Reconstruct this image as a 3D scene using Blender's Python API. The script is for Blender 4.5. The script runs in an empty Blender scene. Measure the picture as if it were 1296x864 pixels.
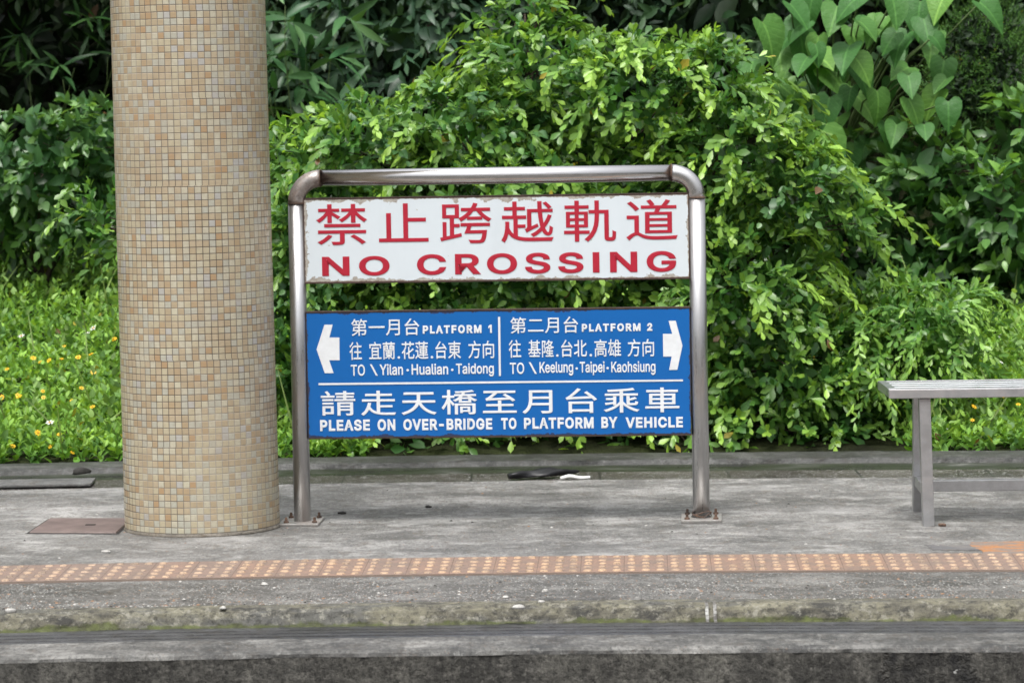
import bpy, bmesh, json, math, random
import numpy as np
from mathutils import Vector, Matrix, Euler

random.seed(7)
rng = np.random.default_rng(11)
SC = bpy.context.scene
COL = SC.collection
PI = math.pi

# ------------------------------------------------------------------ camera, sky, sun, exposure
FPX, CAM_H = 4200.0, 1.45            # focal length in pixels of a 1296 px wide frame, eye height over the platform
ROLL, PITCH = math.radians(0.95), math.atan(307 / FPX)
r0 = Vector((1, 0, 0)); u0 = Vector((0, math.sin(PITCH), math.cos(PITCH))); fw = Vector((0, math.cos(PITCH), -math.sin(PITCH)))
ex = r0 * math.cos(ROLL) - u0 * math.sin(ROLL); ey = r0 * math.sin(ROLL) + u0 * math.cos(ROLL)
CAMP = Vector((0, 0, CAM_H))
cam = bpy.data.cameras.new('camera'); camo = bpy.data.objects.new('camera', cam); COL.objects.link(camo)
m = Matrix.Identity(4)
for i in range(3):
    m[i][0], m[i][1], m[i][2], m[i][3] = ex[i], ey[i], -fw[i], CAMP[i]
camo.matrix_world = m
cam.sensor_width = 36; cam.lens = FPX / 1296 * 36; cam.clip_start = 0.1; cam.clip_end = 2000
cam.dof.use_dof = True; cam.dof.focus_distance = 11.35; cam.dof.aperture_fstop = 8.0
SC.camera = camo

SUN_EL, SUN_AZ = math.radians(68), math.radians(200)     # azimuth measured clockwise from +Y: behind the photographer, a little to the left
w = bpy.data.worlds.new('World'); SC.world = w; w.use_nodes = True
nt = w.node_tree; nt.nodes.clear()
sky = nt.nodes.new('ShaderNodeTexSky'); sky.sky_type = 'NISHITA'; sky.sun_disc = False
sky.sun_elevation = SUN_EL; sky.sun_rotation = SUN_AZ; sky.dust_density = 4.0; sky.air_density = 1.0
hs = nt.nodes.new('ShaderNodeHueSaturation'); hs.inputs['Saturation'].default_value = 0.16   # cloud cover: almost white sky
bg = nt.nodes.new('ShaderNodeBackground'); bg.inputs['Strength'].default_value = 0.15
wo = nt.nodes.new('ShaderNodeOutputWorld')
nt.links.new(sky.outputs[0], hs.inputs['Color']); tcw = nt.nodes.new('ShaderNodeTexCoord'); sep = nt.nodes.new('ShaderNodeSeparateXYZ'); nt.links.new(tcw.outputs['Generated'], sep.inputs[0])
ov = nt.nodes.new('ShaderNodeMapRange'); ov.inputs['From Min'].default_value = 0; ov.inputs['From Max'].default_value = 1; ov.inputs['To Min'].default_value = .27; ov.inputs['To Max'].default_value = 2.1
nt.links.new(sep.outputs[2], ov.inputs['Value'])
om = nt.nodes.new('ShaderNodeVectorMath'); om.operation = 'SCALE'; nt.links.new(hs.outputs[0], om.inputs[0]); nt.links.new(ov.outputs[0], om.inputs['Scale'])
nt.links.new(om.outputs[0], bg.inputs['Color']); nt.links.new(bg.outputs[0], wo.inputs[0])
sl = bpy.data.lights.new('sun', 'SUN'); sl.energy = 1.5; sl.angle = math.radians(12); sl.color = (1, .965, .9)
so = bpy.data.objects.new('sun', sl); COL.objects.link(so)
sd = Vector((math.sin(SUN_AZ) * math.cos(SUN_EL), math.cos(SUN_AZ) * math.cos(SUN_EL), math.sin(SUN_EL)))
so.rotation_euler = (-sd).to_track_quat('-Z', 'Y').to_euler(); so.location = (0, 0, 20)
vs = SC.view_settings; vs.view_transform = 'Standard'; vs.look = 'None'; vs.gamma = 1; vs.use_curve_mapping = False
vs.exposure = 0.5
SC.cycles.max_bounces = 8; SC.cycles.use_denoising = True; SC.cycles.sample_clamp_indirect = 10; SC.cycles.blur_glossy = 1.0; SC.cycles.filter_width = 1.6

# ------------------------------------------------------------------ helpers
def at(x, y, D):                     # the point at distance D along the view axis of a photo pixel
    d = fw * FPX + ex * (x - 648) - ey * (y - 432)
    return CAMP + d * (D / d.y)

def tag(o, label=None, cat=None, group=None, kind=None):
    if label: o['label'] = label
    if cat: o['category'] = cat
    if group: o['group'] = group
    if kind: o['kind'] = kind
    return o

def thing(name, label, cat, loc=(0, 0, 0), rz=0, group=None):
    o = bpy.data.objects.new(name, None); COL.objects.link(o)
    o.location = loc; o.rotation_euler = (0, 0, rz); o.empty_display_size = .05
    return tag(o, label, cat, group)

def link(name, me, mat, parent=None):
    o = bpy.data.objects.new(name, me); COL.objects.link(o)
    if mat:
        for mm in (mat if isinstance(mat, (list, tuple)) else [mat]): me.materials.append(mm)
    if parent: o.parent = parent
    return o

def obj(name, bm, mat, parent=None, smooth=False):
    me = bpy.data.meshes.new(name); bm.normal_update(); bm.to_mesh(me); bm.free()
    if smooth:
        for p in me.polygons: p.use_smooth = True
    return link(name, me, mat, parent)

def pydata(name, v, f, mat, parent=None, smooth=False):
    me = bpy.data.meshes.new(name); me.from_pydata(v, [], f); me.update()
    if smooth:
        for p in me.polygons: p.use_smooth = True
    return link(name, me, mat, parent)

def add_box(bm, c, s, rot=None, bevel=0):
    r = bmesh.ops.create_cube(bm, size=1)
    M = Matrix.Translation(c) @ (rot.to_matrix().to_4x4() if rot else Matrix.Identity(4)) @ Matrix.Diagonal((*s, 1))
    bmesh.ops.transform(bm, matrix=M, verts=r['verts'])
    if bevel:
        es = {e for v in r['verts'] for e in v.link_edges}
        bmesh.ops.bevel(bm, geom=list(es), offset=bevel, segments=2, affect='EDGES', profile=.5)

def add_tube(bm, pts, rad, seg=12, caps=True):
    pts = [Vector(p) for p in pts]; rings = []
    rads = rad if isinstance(rad, (list, tuple)) else [rad] * len(pts)
    prev = None
    for i, p in enumerate(pts):
        t = (pts[min(i + 1, len(pts) - 1)] - pts[max(i - 1, 0)]).normalized()
        if prev is None:
            a = Vector((0, 1, 0)) if abs(t.y) < .9 else Vector((1, 0, 0))
            n = (a - t * a.dot(t)).normalized()
        else:
            n = (prev - t * prev.dot(t)).normalized()
        prev = n; b = t.cross(n)
        rings.append([bm.verts.new(p + (n * math.cos(2 * PI * k / seg) + b * math.sin(2 * PI * k / seg)) * rads[i]) for k in range(seg)])
    for a, b in zip(rings, rings[1:]):
        for k in range(seg):
            bm.faces.new((a[k], a[(k + 1) % seg], b[(k + 1) % seg], b[k]))
    if caps:
        bm.faces.new(rings[0][::-1]); bm.faces.new(rings[-1])

def add_lathe(bm, prof, seg=24, c=(0, 0, 0)):
    rings = []
    for r, z in prof:
        rings.append([bm.verts.new((c[0] + r * math.cos(2 * PI * k / seg), c[1] + r * math.sin(2 * PI * k / seg), c[2] + z)) for k in range(seg)])
    for a, b in zip(rings, rings[1:]):
        for k in range(seg): bm.faces.new((a[k], a[(k + 1) % seg], b[(k + 1) % seg], b[k]))
    bm.faces.new(rings[0][::-1]); bm.faces.new(rings[-1])

# ------------------------------------------------------------------ materials
class MT:
    def __init__(s, name):
        s.m = bpy.data.materials.new(name); s.m.use_nodes = True; s.t = s.m.node_tree; s.n = s.t.nodes
        s.p = s.n['Principled BSDF']; s.tc = s.n.new('ShaderNodeTexCoord')
    def new(s, k): return s.n.new('ShaderNode' + k)
    def ln(s, a, b): s.t.links.new(a, b)
    def co(s, scale=(1, 1, 1), src='Object'):
        mp = s.new('Mapping'); mp.inputs['Scale'].default_value = scale; s.ln(s.tc.outputs[src], mp.inputs[0]); return mp.outputs[0]
    def noise(s, scale, detail=4, rough=.6, st=(1, 1, 1), src='Object', out=0):
        n = s.new('TexNoise'); n.inputs['Scale'].default_value = scale; n.inputs['Detail'].default_value = detail
        n.inputs['Roughness'].default_value = rough; s.ln(s.co(st, src), n.inputs['Vector']); return n.outputs[out]
    def voro(s, scale, st=(1, 1, 1), out='Color', rnd=1):
        n = s.new('TexVoronoi'); n.inputs['Scale'].default_value = scale; n.inputs['Randomness'].default_value = rnd
        s.ln(s.co(st), n.inputs['Vector']); return n.outputs[out]
    def ramp(s, fac, stops, interp='LINEAR'):
        r = s.new('ValToRGB'); cr = r.color_ramp; cr.interpolation = interp
        while len(cr.elements) > 1: cr.elements.remove(cr.elements[-1])
        for i, (p, c) in enumerate(stops):
            e = cr.elements[0] if i == 0 else cr.elements.new(p)
            e.position = p; e.color = (*c, 1) if isinstance(c, tuple) else (c, c, c, 1)
        s.ln(fac, r.inputs[0]); return r.outputs[0]
    def mix(s, fac, a, b, mode='MIX'):
        n = s.new('Mix'); n.data_type = 'RGBA'; n.blend_type = mode; n.clamp_factor = True
        for sock, v in ((n.inputs[0], fac), (n.inputs[6], a), (n.inputs[7], b)):
            if isinstance(v, (int, float)): sock.default_value = v
            elif isinstance(v, tuple): sock.default_value = (*v, 1)
            else: s.ln(v, sock)
        return n.outputs[2]
    def math(s, op, a, b=0.0, c=None):
        n = s.new('Math'); n.operation = op
        for i, v in enumerate((a, b) if c is None else (a, b, c)):
            if isinstance(v, (int, float)): n.inputs[i].default_value = v
            else: s.ln(v, n.inputs[i])
        return n.outputs[0]
    def xyz(s, vec):
        n = s.new('SeparateXYZ'); s.ln(vec, n.inputs[0]); return n.outputs
    def base(s, v, rough=None, metal=None, spec=None):
        if isinstance(v, tuple): s.p.inputs['Base Color'].default_value = (*v, 1)
        else: s.ln(v, s.p.inputs['Base Color'])
        if rough is not None:
            if isinstance(rough, (int, float)): s.p.inputs['Roughness'].default_value = rough
            else: s.ln(rough, s.p.inputs['Roughness'])
        if metal is not None:
            if isinstance(metal, (int, float)): s.p.inputs['Metallic'].default_value = metal
            else: s.ln(metal, s.p.inputs['Metallic'])
        if spec is not None: s.p.inputs['Specular IOR Level'].default_value = spec
        return s
    def bump(s, h, strength=.3, dist=.01):
        b = s.new('Bump'); b.inputs['Strength'].default_value = strength; b.inputs['Distance'].default_value = dist
        s.ln(h, b.inputs['Height']); s.ln(b.outputs[0], s.p.inputs['Normal']); return s

def concrete(name, dark, mid, pale, grit=0.0, wet=.75, streak=(.9, 1.3, 1), s0=1.6, blotch=False):
    t = MT(name)
    big = t.noise(s0, 7, .65, streak)
    c = t.ramp(big, [(.38, dark), (.47, mid), (.54, mid), (.66, pale)])
    c = t.mix(t.ramp(t.noise(6.5, 9, .75, (.8, 1.3, 1)), [(.51, 0.0), (.60, .75)]), c, pale)
    c = t.mix(t.ramp(t.noise(3.3, 8, .75, (.9, 1.2, 1.7)), [(.50, 0.0), (.60, .7)]), c, dark)
    c = t.mix(t.ramp(t.noise(34, 7, .8, (1, .45, 1)), [(.40, .55), (.50, 0.0)]), c, dark)
    c = t.mix(t.ramp(t.noise(47, 6, .8, (1, .45, 1)), [(.53, 0.0), (.62, .5)]), c, pale)
    c = t.mix(t.ramp(t.noise(17, 6, .7, (1, .8, 1)), [(.54, 0.0), (.62, .45)]), c, tuple(k * q for k, q in zip(dark, (1.15, .95, .75))))
    fine = t.noise(120, 4, .8, (1, .4, 1))
    c = t.mix(t.ramp(fine, [(.36, .6), (.5, 0.0)]), c, tuple(x * .45 for x in dark))
    if blotch:                       # lime-pale and damp-dark patches
        c = t.mix(t.ramp(t.noise(2.3, 9, .78, (1, 1.2, 2.1)), [(.525, 0.0), (.60, .42)]), c, (.33, .325, .315))
        c = t.mix(t.ramp(t.noise(1.7, 9, .75, (1.1, 1.2, .6)), [(.525, 0.0), (.60, .5)]), c, tuple(k * .75 for k in dark))
    cr = t.new('TexVoronoi'); cr.feature = 'DISTANCE_TO_EDGE'; cr.inputs['Scale'].default_value = 1.3
    wv = t.new('VectorMath'); wv.operation = 'ADD'; t.ln(t.co((1, 1.4, 1)), wv.inputs[0]); t.ln(t.noise(4, 6, .7, out=1), wv.inputs[1]); t.ln(wv.outputs[0], cr.inputs['Vector'])
    ck = t.math('MULTIPLY', t.ramp(cr.outputs['Distance'], [(.0, 1.0), (.010, 0.0)]), t.ramp(t.noise(2, 4), [(.5, 0.0), (.58, .8)]))
    c = t.mix(ck, c, (.02, .019, .017))
    if grit:
        v = t.voro(240, (1, .4, 1)); lum = t.xyz(v)[0]; hue = t.xyz(v)[1]
        gc = t.ramp(hue, [(0, (.30, .30, .285)), (.4, (.2, .195, .18)), (.7, (.27, .17, .11)), (.8, (.05, .05, .05)), (.95, (.42, .42, .40))], 'CONSTANT')
        msk = t.math('MULTIPLY', t.ramp(lum, [(.80, 0.0), (.84, 1.0)]), t.ramp(t.noise(3, 5, .6, (1, 2, 1)), [(.36, .15), (.6, 1.0)]))
        c = t.mix(t.math('MULTIPLY', msk, grit), c, gc)
    rg = t.ramp(big, [(.3, wet - .2), (.7, wet)])
    t.base(c, rg, spec=.35)
    h = t.math('ADD', t.math('MULTIPLY', fine, .35), t.math('ADD', t.noise(28, 5, .7), t.math('MULTIPLY', big, .8)))
    return t.bump(h, .5, .012).m

M = {}
M['floor'] = concrete('platform_concrete', (.082, .080, .076), (.158, .154, .147), (.32, .314, .30), grit=.3, blotch=True)
M['margin'] = concrete('gritty_concrete', (.05, .048, .043), (.095, .091, .084), (.20, .195, .183), grit=.9, s0=2.2)
M['coping'] = concrete('wet_coping', (.028, .029, .031), (.05, .051, .054), (.085, .086, .09), wet=.5)
M['rim'] = concrete('worn_rim', (.04, .04, .039), (.095, .093, .088), (.22, .216, .204), grit=.15, streak=(1.5, 1, 1), s0=3)
M['kerb'] = concrete('kerb_concrete', (.026, .027, .025), (.052, .053, .05), (.13, .129, .124), wet=.6)

def mat_face():
    t = MT('stained_platform_wall')
    n = t.noise(2.2, 7, .7, (2.2, 1, .8)); st = t.noise(6, 6, .7, (2.5, 1, .35))
    c = t.ramp(n, [(.3, (.03, .029, .026)), (.47, (.07, .067, .06)), (.62, (.13, .125, .11))])
    c = t.mix(t.ramp(st, [(.52, 0.0), (.66, .6)]), c, (.18, .172, .15))
    c = t.mix(t.ramp(t.noise(60, 4, .7), [(.35, .6), (.6, 0.0)]), c, (.01, .01, .01))
    c = t.mix(t.ramp(t.noise(70, 6, .8), [(.40, .8), (.50, 0.0)]), c, (.014, .0135, .012))
    c = t.mix(t.ramp(t.noise(40, 6, .8), [(.54, 0.0), (.64, .5)]), c, (.2, .19, .17))
    # a broken patch towards the right end, with a few pale lime stains
    x, y, z = t.xyz(t.tc.outputs['Object'])
    x = t.math('ADD', x, t.math('MULTIPLY', t.math('SUBTRACT', t.noise(9, 5, .7), .5), .22))
    msk = t.math('MULTIPLY', t.ramp(x, [(.0, 0.0), (.98, 0.0), (1.0, 1.0)]), t.ramp(t.math('SUBTRACT', x, .5), [(.70, 1.0), (.74, 0.0)]))
    hole = t.noise(16, 6, .75)
    c = t.mix(t.math('MULTIPLY', msk, t.ramp(hole, [(.4, .9), (.56, .2)])), c, (.012, .012, .013))
    c = t.mix(t.math('MULTIPLY', msk, t.ramp(t.noise(14, 5, .6, (1, 1, 1.4)), [(.70, 0.0), (.72, .8)])), c, (.6, .6, .58))
    t.base(c, .75, spec=.3)
    return t.bump(t.math('ADD', t.noise(35, 6, .75), t.math('MULTIPLY', t.math('MULTIPLY', msk, hole), 2.5)), .8, .02).m
M['face'] = mat_face()

def mat_ridge():
    t = MT('mossy_cement_step')
    c = t.ramp(t.noise(5, 7, .7, (1.2, 2.5, 3)), [(.37, (.04, .039, .035)), (.46, (.10, .094, .073)), (.55, (.135, .127, .092)), (.64, (.19, .18, .135))])
    c = t.mix(t.ramp(t.noise(3, 6, .65, (1, 3, 3)), [(.49, 0.0), (.58, .85)]), c, (.085, .085, .08))
    c = t.mix(t.ramp(t.noise(45, 6, .8), [(.40, .8), (.50, 0.0)]), c, (.035, .034, .03))
    c = t.mix(t.ramp(t.noise(33, 6, .8), [(.53, 0.0), (.62, .6)]), c, (.26, .25, .21))
    z = t.xyz(t.tc.outputs['Object'])[2]
    lo = t.math('ADD', t.math('MULTIPLY', z, -42.0), t.math('MULTIPLY', t.noise(3.4, 7, .7, (1, 1, 1)), 4.0))
    c = t.mix(t.ramp(t.math('SUBTRACT', lo, 3.35), [(.2, 0.0), (.5, .85)]), c, t.ramp(t.noise(30, 4), [(.35, (.028, .03, .014)), (.65, (.07, .085, .022))]))
    x = t.xyz(t.tc.outputs['Object'])[0]
    c = t.mix(t.ramp(t.math('ADD', x, t.noise(4, 4)), [(.0, 0.0), (1.0, 0.0)]), c, (.15, .15, .14))
    t.base(c, .8, spec=.25)
    return t.bump(t.noise(40, 6, .7), .6, .012).m
M['ridge'] = mat_ridge()

def mat_gutter():
    t = MT('wet_mossy_gutter')
    n = t.noise(4, 6, .65, (.6, 2, 1))
    c = t.ramp(n, [(.36, (.008, .010, .006)), (.5, (.016, .022, .009)), (.60, (.035, .04, .028)), (.72, (.16, .16, .15))])
    t.base(c, t.ramp(n, [(.35, .12), (.6, .55)]), spec=.5)
    return t.bump(t.noise(50, 4), .3, .006).m
M['gutter'] = mat_gutter()

def mat_granite():
    t = MT('wet_granite_slab')
    x = t.xyz(t.tc.outputs['Object'])[0]
    n = t.noise(2.5, 5, .6, (1, 2, 1))
    c = t.ramp(n, [(.38, (.024, .020, .017)), (.52, (.046, .039, .033)), (.68, (.085, .077, .07))])
    sp = t.xyz(t.voro(220))[0]
    c = t.mix(t.ramp(sp, [(.9, 0.0), (.92, .8)]), c, (.4, .4, .39))
    j = t.math('FRACT', t.math('MULTIPLY', t.math('ADD', x, 10.07), 2.02))
    c = t.mix(t.math('LESS_THAN', j, .014), c, (.015, .015, .015))
    t.base(c, .42, spec=.45)
    return t.bump(t.noise(80, 4), .25, .004).m
M['granite'] = mat_granite()

def mat_mosaic():
    t = MT('mosaic_tile')
    u, v, _ = t.xyz(t.tc.outputs['UV'])
    sh = t.new('TexWhiteNoise'); sh.noise_dimensions = '1D'; t.ln(t.math('FLOOR', t.math('DIVIDE', v, 13.0)), sh.inputs['W'])
    u = t.math('ADD', u, t.math('MULTIPLY', t.math('ADD', sh.outputs[0], t.math('MULTIPLY', t.noise(5, 3), .35)), .22))
    v = t.math('ADD', v, t.math('MULTIPLY', t.noise(4, 3), .35))
    cu, cv = t.math('FLOOR', u), t.math('FLOOR', v)
    cmb = t.new('CombineXYZ'); t.ln(cu, cmb.inputs[0]); t.ln(cv, cmb.inputs[1])
    wn = t.new('TexWhiteNoise'); wn.noise_dimensions = '3D'; t.ln(cmb.outputs[0], wn.inputs[0])
    wv, wc = wn.outputs[0], wn.outputs[1]
    col = t.ramp(wv, [(0, (.40, .39, .32)), (.15, (.47, .435, .33)), (.30, (.44, .385, .26)), (.50, (.425, .34, .22)), (.68, (.385, .30, .18)),
                      (.84, (.38, .265, .135)), (.91, (.38, .225, .09)), (.94, (.40, .40, .385)), (.975, (.53, .50, .36))], 'CONSTANT')
    col = t.mix(t.math('MULTIPLY', t.xyz(wc)[0], .3), col, (.36, .32, .26))
    # grime gathered in streaks and by the left flank
    st = t.noise(3.0, 6, .65, (1.4, 1.4, .5))
    col = t.mix(t.ramp(st, [(.45, 0.0), (.75, .45)]), col, (.29, .225, .155))
    col = t.mix(t.ramp(t.noise(90, 3, .6), [(.4, 0.0), (.8, .35)]), col, (.25, .2, .14))
    def edge(f):
        d = t.math('ABSOLUTE', t.math('SUBTRACT', t.math('FRACT', f), .5)); return d
    e = t.math('MAXIMUM', edge(u), edge(v))
    g = t.math('GREATER_THAN', t.math('ADD', e, t.math('MULTIPLY', t.math('SUBTRACT', t.noise(60, 3), .5), .03)), .447)
    gc = t.ramp(t.noise(2.2, 5, .7, (1, 1, .6)), [(.40, (.075, .062, .05)), (.49, (.15, .13, .105)), (.58, (.30, .275, .23))])
    c = t.mix(g, col, gc)
    t.base(c, t.math('ADD', t.math('MULTIPLY', g, .5), .38), spec=.4)
    hgt = t.math('ADD', t.ramp(e, [(.40, 1.0), (.46, 0.0)]), t.math('MULTIPLY', t.xyz(wc)[1], .5))
    return t.bump(hgt, .35, .003).m
M['mosaic'] = mat_mosaic()
M['collar'] = concrete('column_collar', (.10, .088, .072), (.17, .152, .125), (.26, .235, .20), s0=5)

def mat_steel(name, tint=(.50, .48, .47), rust=.4, rough=.2, zsc=(1, 1, 1), rs=5.0, lo=.5):
    t = MT(name)
    n = t.noise(rs, 7, .72, zsc); f = t.noise(30, 4, .6, zsc)
    rm = t.math('MULTIPLY', t.ramp(n, [(lo, 0.0), (lo + .2, 1.0)]), rust)
    c = t.mix(rm, tint, t.ramp(f, [(.35, (.07, .045, .035)), (.65, (.20, .13, .095))]))
    t.base(c, t.math('ADD', t.ramp(f, [(.3, rough), (.7, rough + .14)]), t.math('MULTIPLY', rm, .4)), t.math('SUBTRACT', 1.0, t.math('MULTIPLY', rm, .65)))
    return t.bump(f, .06, .003).m
M['rail'] = mat_steel('stainless_rail', (.66, .645, .64), .4, .10, (.6, 1, 3), 4.0, .56)
M['post'] = mat_steel('stainless_post', (.54, .54, .545), .28, .24, (9, 9, .55), 2.4, .46)
M['elbow'] = mat_steel('rusty_elbow', (.50, .47, .45), .8, .25, (1, 1, 1), 14.0, .42)
M['elbow_clean'] = mat_steel('stainless_elbow', (.58, .57, .56), .4, .2, (1, 1, 1), 14.0, .55)
M['plate'] = mat_steel('base_plate_steel', (.42, .41, .39), .5, .45, (1, 1, 1), 18.0, .42)
M['bolt'] = mat_steel('rusty_bolt', (.05, .042, .04), 1.0, .5, (1, 1, 1), 30.0, .3)
M['bench'] = mat_steel('bench_steel', (.50, .505, .515), .32, .36, (1, 1, 1), 5.0, .40)
M['slat'] = mat_steel('bench_slat_steel', (.74, .75, .77), .2, .25, (.6, 1, 1), 5.0, .5)

def mat_panel(name, base, chip, edgecol, W, Hh, x0, z0, amount, speck):
    """enamel board: paint that has flaked off along its edges in ragged patches"""
    t = MT(name)
    x, y, z = t.xyz(t.tc.outputs['Object'])
    dx = t.math('SUBTRACT', W / 2, t.math('ABSOLUTE', t.math('SUBTRACT', x, x0)))
    dz = t.math('SUBTRACT', Hh / 2, t.math('ABSOLUTE', t.math('SUBTRACT', z, z0)))
    d = t.math('MINIMUM', dx, dz)
    n = t.noise(19, 5, .6); n2 = t.noise(90, 4, .7)
    lim = t.math('MULTIPLY', t.ramp(t.math('ADD', t.math('MULTIPLY', n, .8), t.math('MULTIPLY', n2, .2)), [(.38, .10), (.5, .3), (.66, 1.0)]), amount)
    ch = t.math('LESS_THAN', d, lim)
    c = t.mix(t.ramp(t.noise(6, 6, .7), [(.4, 0.0), (.75, .22)]), base, tuple(k * .78 for k in base))
    c = t.mix(t.ramp(t.noise(3, 5, .6, (4, 1, .4)), [(.5, 0.0), (.8, .18)]), c, tuple(k * .72 for k in base))
    c = t.mix(ch, c, t.mix(t.ramp(n2, [(.4, 0.0), (.7, .5)]), chip, edgecol))
    if speck:
        c = t.mix(t.ramp(t.noise(28, 3, .5), [(.745, 0.0), (.75, .8)]), c, chip)
    c = t.mix(t.math('LESS_THAN', d, t.math('MULTIPLY', n2, .006)), c, edgecol)
    t.base(c, t.math('ADD', t.math('MULTIPLY', ch, .3), .36), spec=.4)
    return t.bump(t.math('ADD', t.math('MULTIPLY', ch, -1.0), t.math('MULTIPLY', t.noise(12, 3), .25)), .25, .002).m

def mat_flat(name, c, rough=.5, metal=0, var=.2, sc=25, spec=.4):
    t = MT(name)
    t.base(t.mix(t.ramp(t.noise(sc, 5, .65), [(.35, 0.0), (.7, 1.0)]), c, tuple(k * (1 - var) for k in c)), rough, metal, spec)
    return t.bump(t.noise(sc * 3, 3), .1, .002).m
M['red'] = mat_flat('red_lettering', (.41, .014, .034), .45, 0, .15)
M['white'] = mat_flat('white_lettering', (.72, .74, .76), .5, 0, .12)
M['trim'] = mat_flat('rusty_trim', (.085, .055, .045), .7, .3, .6, 40)
M['back'] = mat_flat('panel_back', (.3, .3, .3), .6)
M['blackcloth'] = mat_flat('black_cloth', (.012, .012, .014), .45, 0, .4, 30)
M['whiteplastic'] = mat_flat('white_plastic', (.78, .78, .76), .4, 0, .1)
M['cover'] = mat_flat('rusty_cover', (.155, .115, .105), .6, 0, .45, 9)
M['recess'] = mat_flat('dark_joint', (.02, .018, .017), .9)
M['stone'] = mat_flat('pale_stone', (.42, .41, .385), .8, 0, .4, 60)
M['darkstone'] = mat_flat('dark_debris', (.03, .028, .025), .8, 0, .4, 60)
M['slab'] = concrete('drain_slab', (.07, .07, .07), (.12, .118, .115), (.19, .19, .185), s0=3)
M['bark'] = mat_flat('bark', (.075, .055, .04), .85, 0, .5, 30)
M['stem'] = mat_flat('green_stem', (.10, .15, .05), .6, 0, .3, 20)
M['petal'] = mat_flat('yellow_petal', (.75, .47, .01), .5, 0, .2, 60)
M['petal_white'] = mat_flat('white_petal', (.7, .72, .68), .5, 0, .15, 60)
M['disc'] = mat_flat('flower_disc', (.5, .24, .01), .7, 0, .3, 60)

def mat_paint(name, c):
    t = MT(name)
    n = t.noise(9, 6, .7, (.7, 2, 1))
    k = t.mix(t.ramp(n, [(.44, 0.0), (.53, .9)]), c, (.16, .15, .14))
    k = t.mix(t.ramp(t.noise(120, 3), [(.3, .5), (.6, 0.0)]), k, (.1, .09, .08))
    t.base(k, .8, spec=.3); return t.bump(t.noise(60, 5), .4, .006).m
M['orange'] = mat_paint('worn_orange_paint', (.34, .15, .055))
M['patch'] = mat_paint('dark_cement_patch', (.10, .10, .105))
M['tick'] = mat_paint('white_mark_paint', (.75, .75, .73))

def mat_tactile(name, k0, k1):
    t = MT(name)
    x = t.xyz(t.tc.outputs['Object'])[0]
    a = t.new('Attribute'); a.attribute_name = 'tile_tint'
    c = t.mix(a.outputs['Fac'], k0, k1)
    c = t.mix(t.ramp(t.noise(9, 7, .75), [(.44, 0.0), (.60, .65)]), c, (.15, .12, .10))
    c = t.mix(t.ramp(t.noise(90, 4, .75), [(.36, .7), (.52, 0.0)]), c, (.10, .08, .068))
    t.base(c, .72, spec=.3); return t.bump(t.noise(100, 4), .3, .003).m
M['tact'] = mat_tactile('tactile_tile', (.20, .145, .12), (.23, .145, .105))
M['dome'] = mat_tactile('worn_tactile_dome', (.39, .285, .205), (.42, .285, .18))

def mat_leaf(name, rough=.42, trans=.28, spec=.45, vein=.35, wavy=0):
    t = MT(name)
    a = t.new('Attribute'); a.attribute_name = 'leaf_tint'
    u = t.xyz(t.tc.outputs['UV'])[0]; v = t.xyz(t.tc.outputs['UV'])[1]
    dm = t.math('ABSOLUTE', t.math('SUBTRACT', u, .5))
    mid = t.math('LESS_THAN', dm, .035)
    side = t.math('LESS_THAN', t.math('ABSOLUTE', t.math('SUBTRACT', t.math('FRACT', t.math('MULTIPLY', t.math('SUBTRACT', v, t.math('MULTIPLY', dm, .7)), 6.0)), .5)), .07)
    vm = t.math('MULTIPLY', t.math('MAXIMUM', mid, t.math('MULTIPLY', side, .4)), vein)
    c = t.mix(vm, a.outputs['Color'], t.mix(1.0, a.outputs['Color'], (1.7, 1.5, 1.6), 'MULTIPLY'))
    g = t.new('NewGeometry')
    c2 = t.mix(t.math('MULTIPLY', g.outputs['Backfacing'], .45), c, t.mix(.5, c, (.16, .22, .12)))
    t.base(c2, rough, spec=spec)
    tr = t.new('BsdfTranslucent'); t.ln(t.mix(1.0, c, (1.35, 1.3, .55), 'MULTIPLY'), tr.inputs[0])
    mx = t.new('MixShader'); mx.inputs[0].default_value = trans
    t.ln(t.p.outputs[0], mx.inputs[1]); t.ln(tr.outputs[0], mx.inputs[2])
    t.ln(mx.outputs[0], t.n['Material Output'].inputs[0])
    if wavy: t.bump(t.math('ADD', t.math('MULTIPLY', t.noise(22, 3), .6), t.math('MULTIPLY', vm, -1.2)), wavy, .02)
    return t.m
M['leaf'] = mat_leaf('shrub_leaf', .36, .33, .45)
M['leaf_glossy'] = mat_leaf('glossy_leaf', .42, .22, .4)
M['leaf_matt'] = mat_leaf('weed_leaf', .55, .32, .3)
M['leaf_big'] = mat_leaf('broad_leaf', .5, .3, .3, 1.0, .6)

def mat_soil(name, a, b):
    t = MT(name); n = t.noise(3, 7, .7)
    t.base(t.ramp(n, [(.35, a), (.7, b)]), .95, spec=.1); return t.bump(t.noise(25, 5), .8, .05).m
M['soil'] = mat_soil('leafy_soil', (.012, .013, .007), (.035, .045, .015))
M['ballast'] = mat_soil('track_ballast', (.06, .057, .052), (.2, .19, .175))

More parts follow.
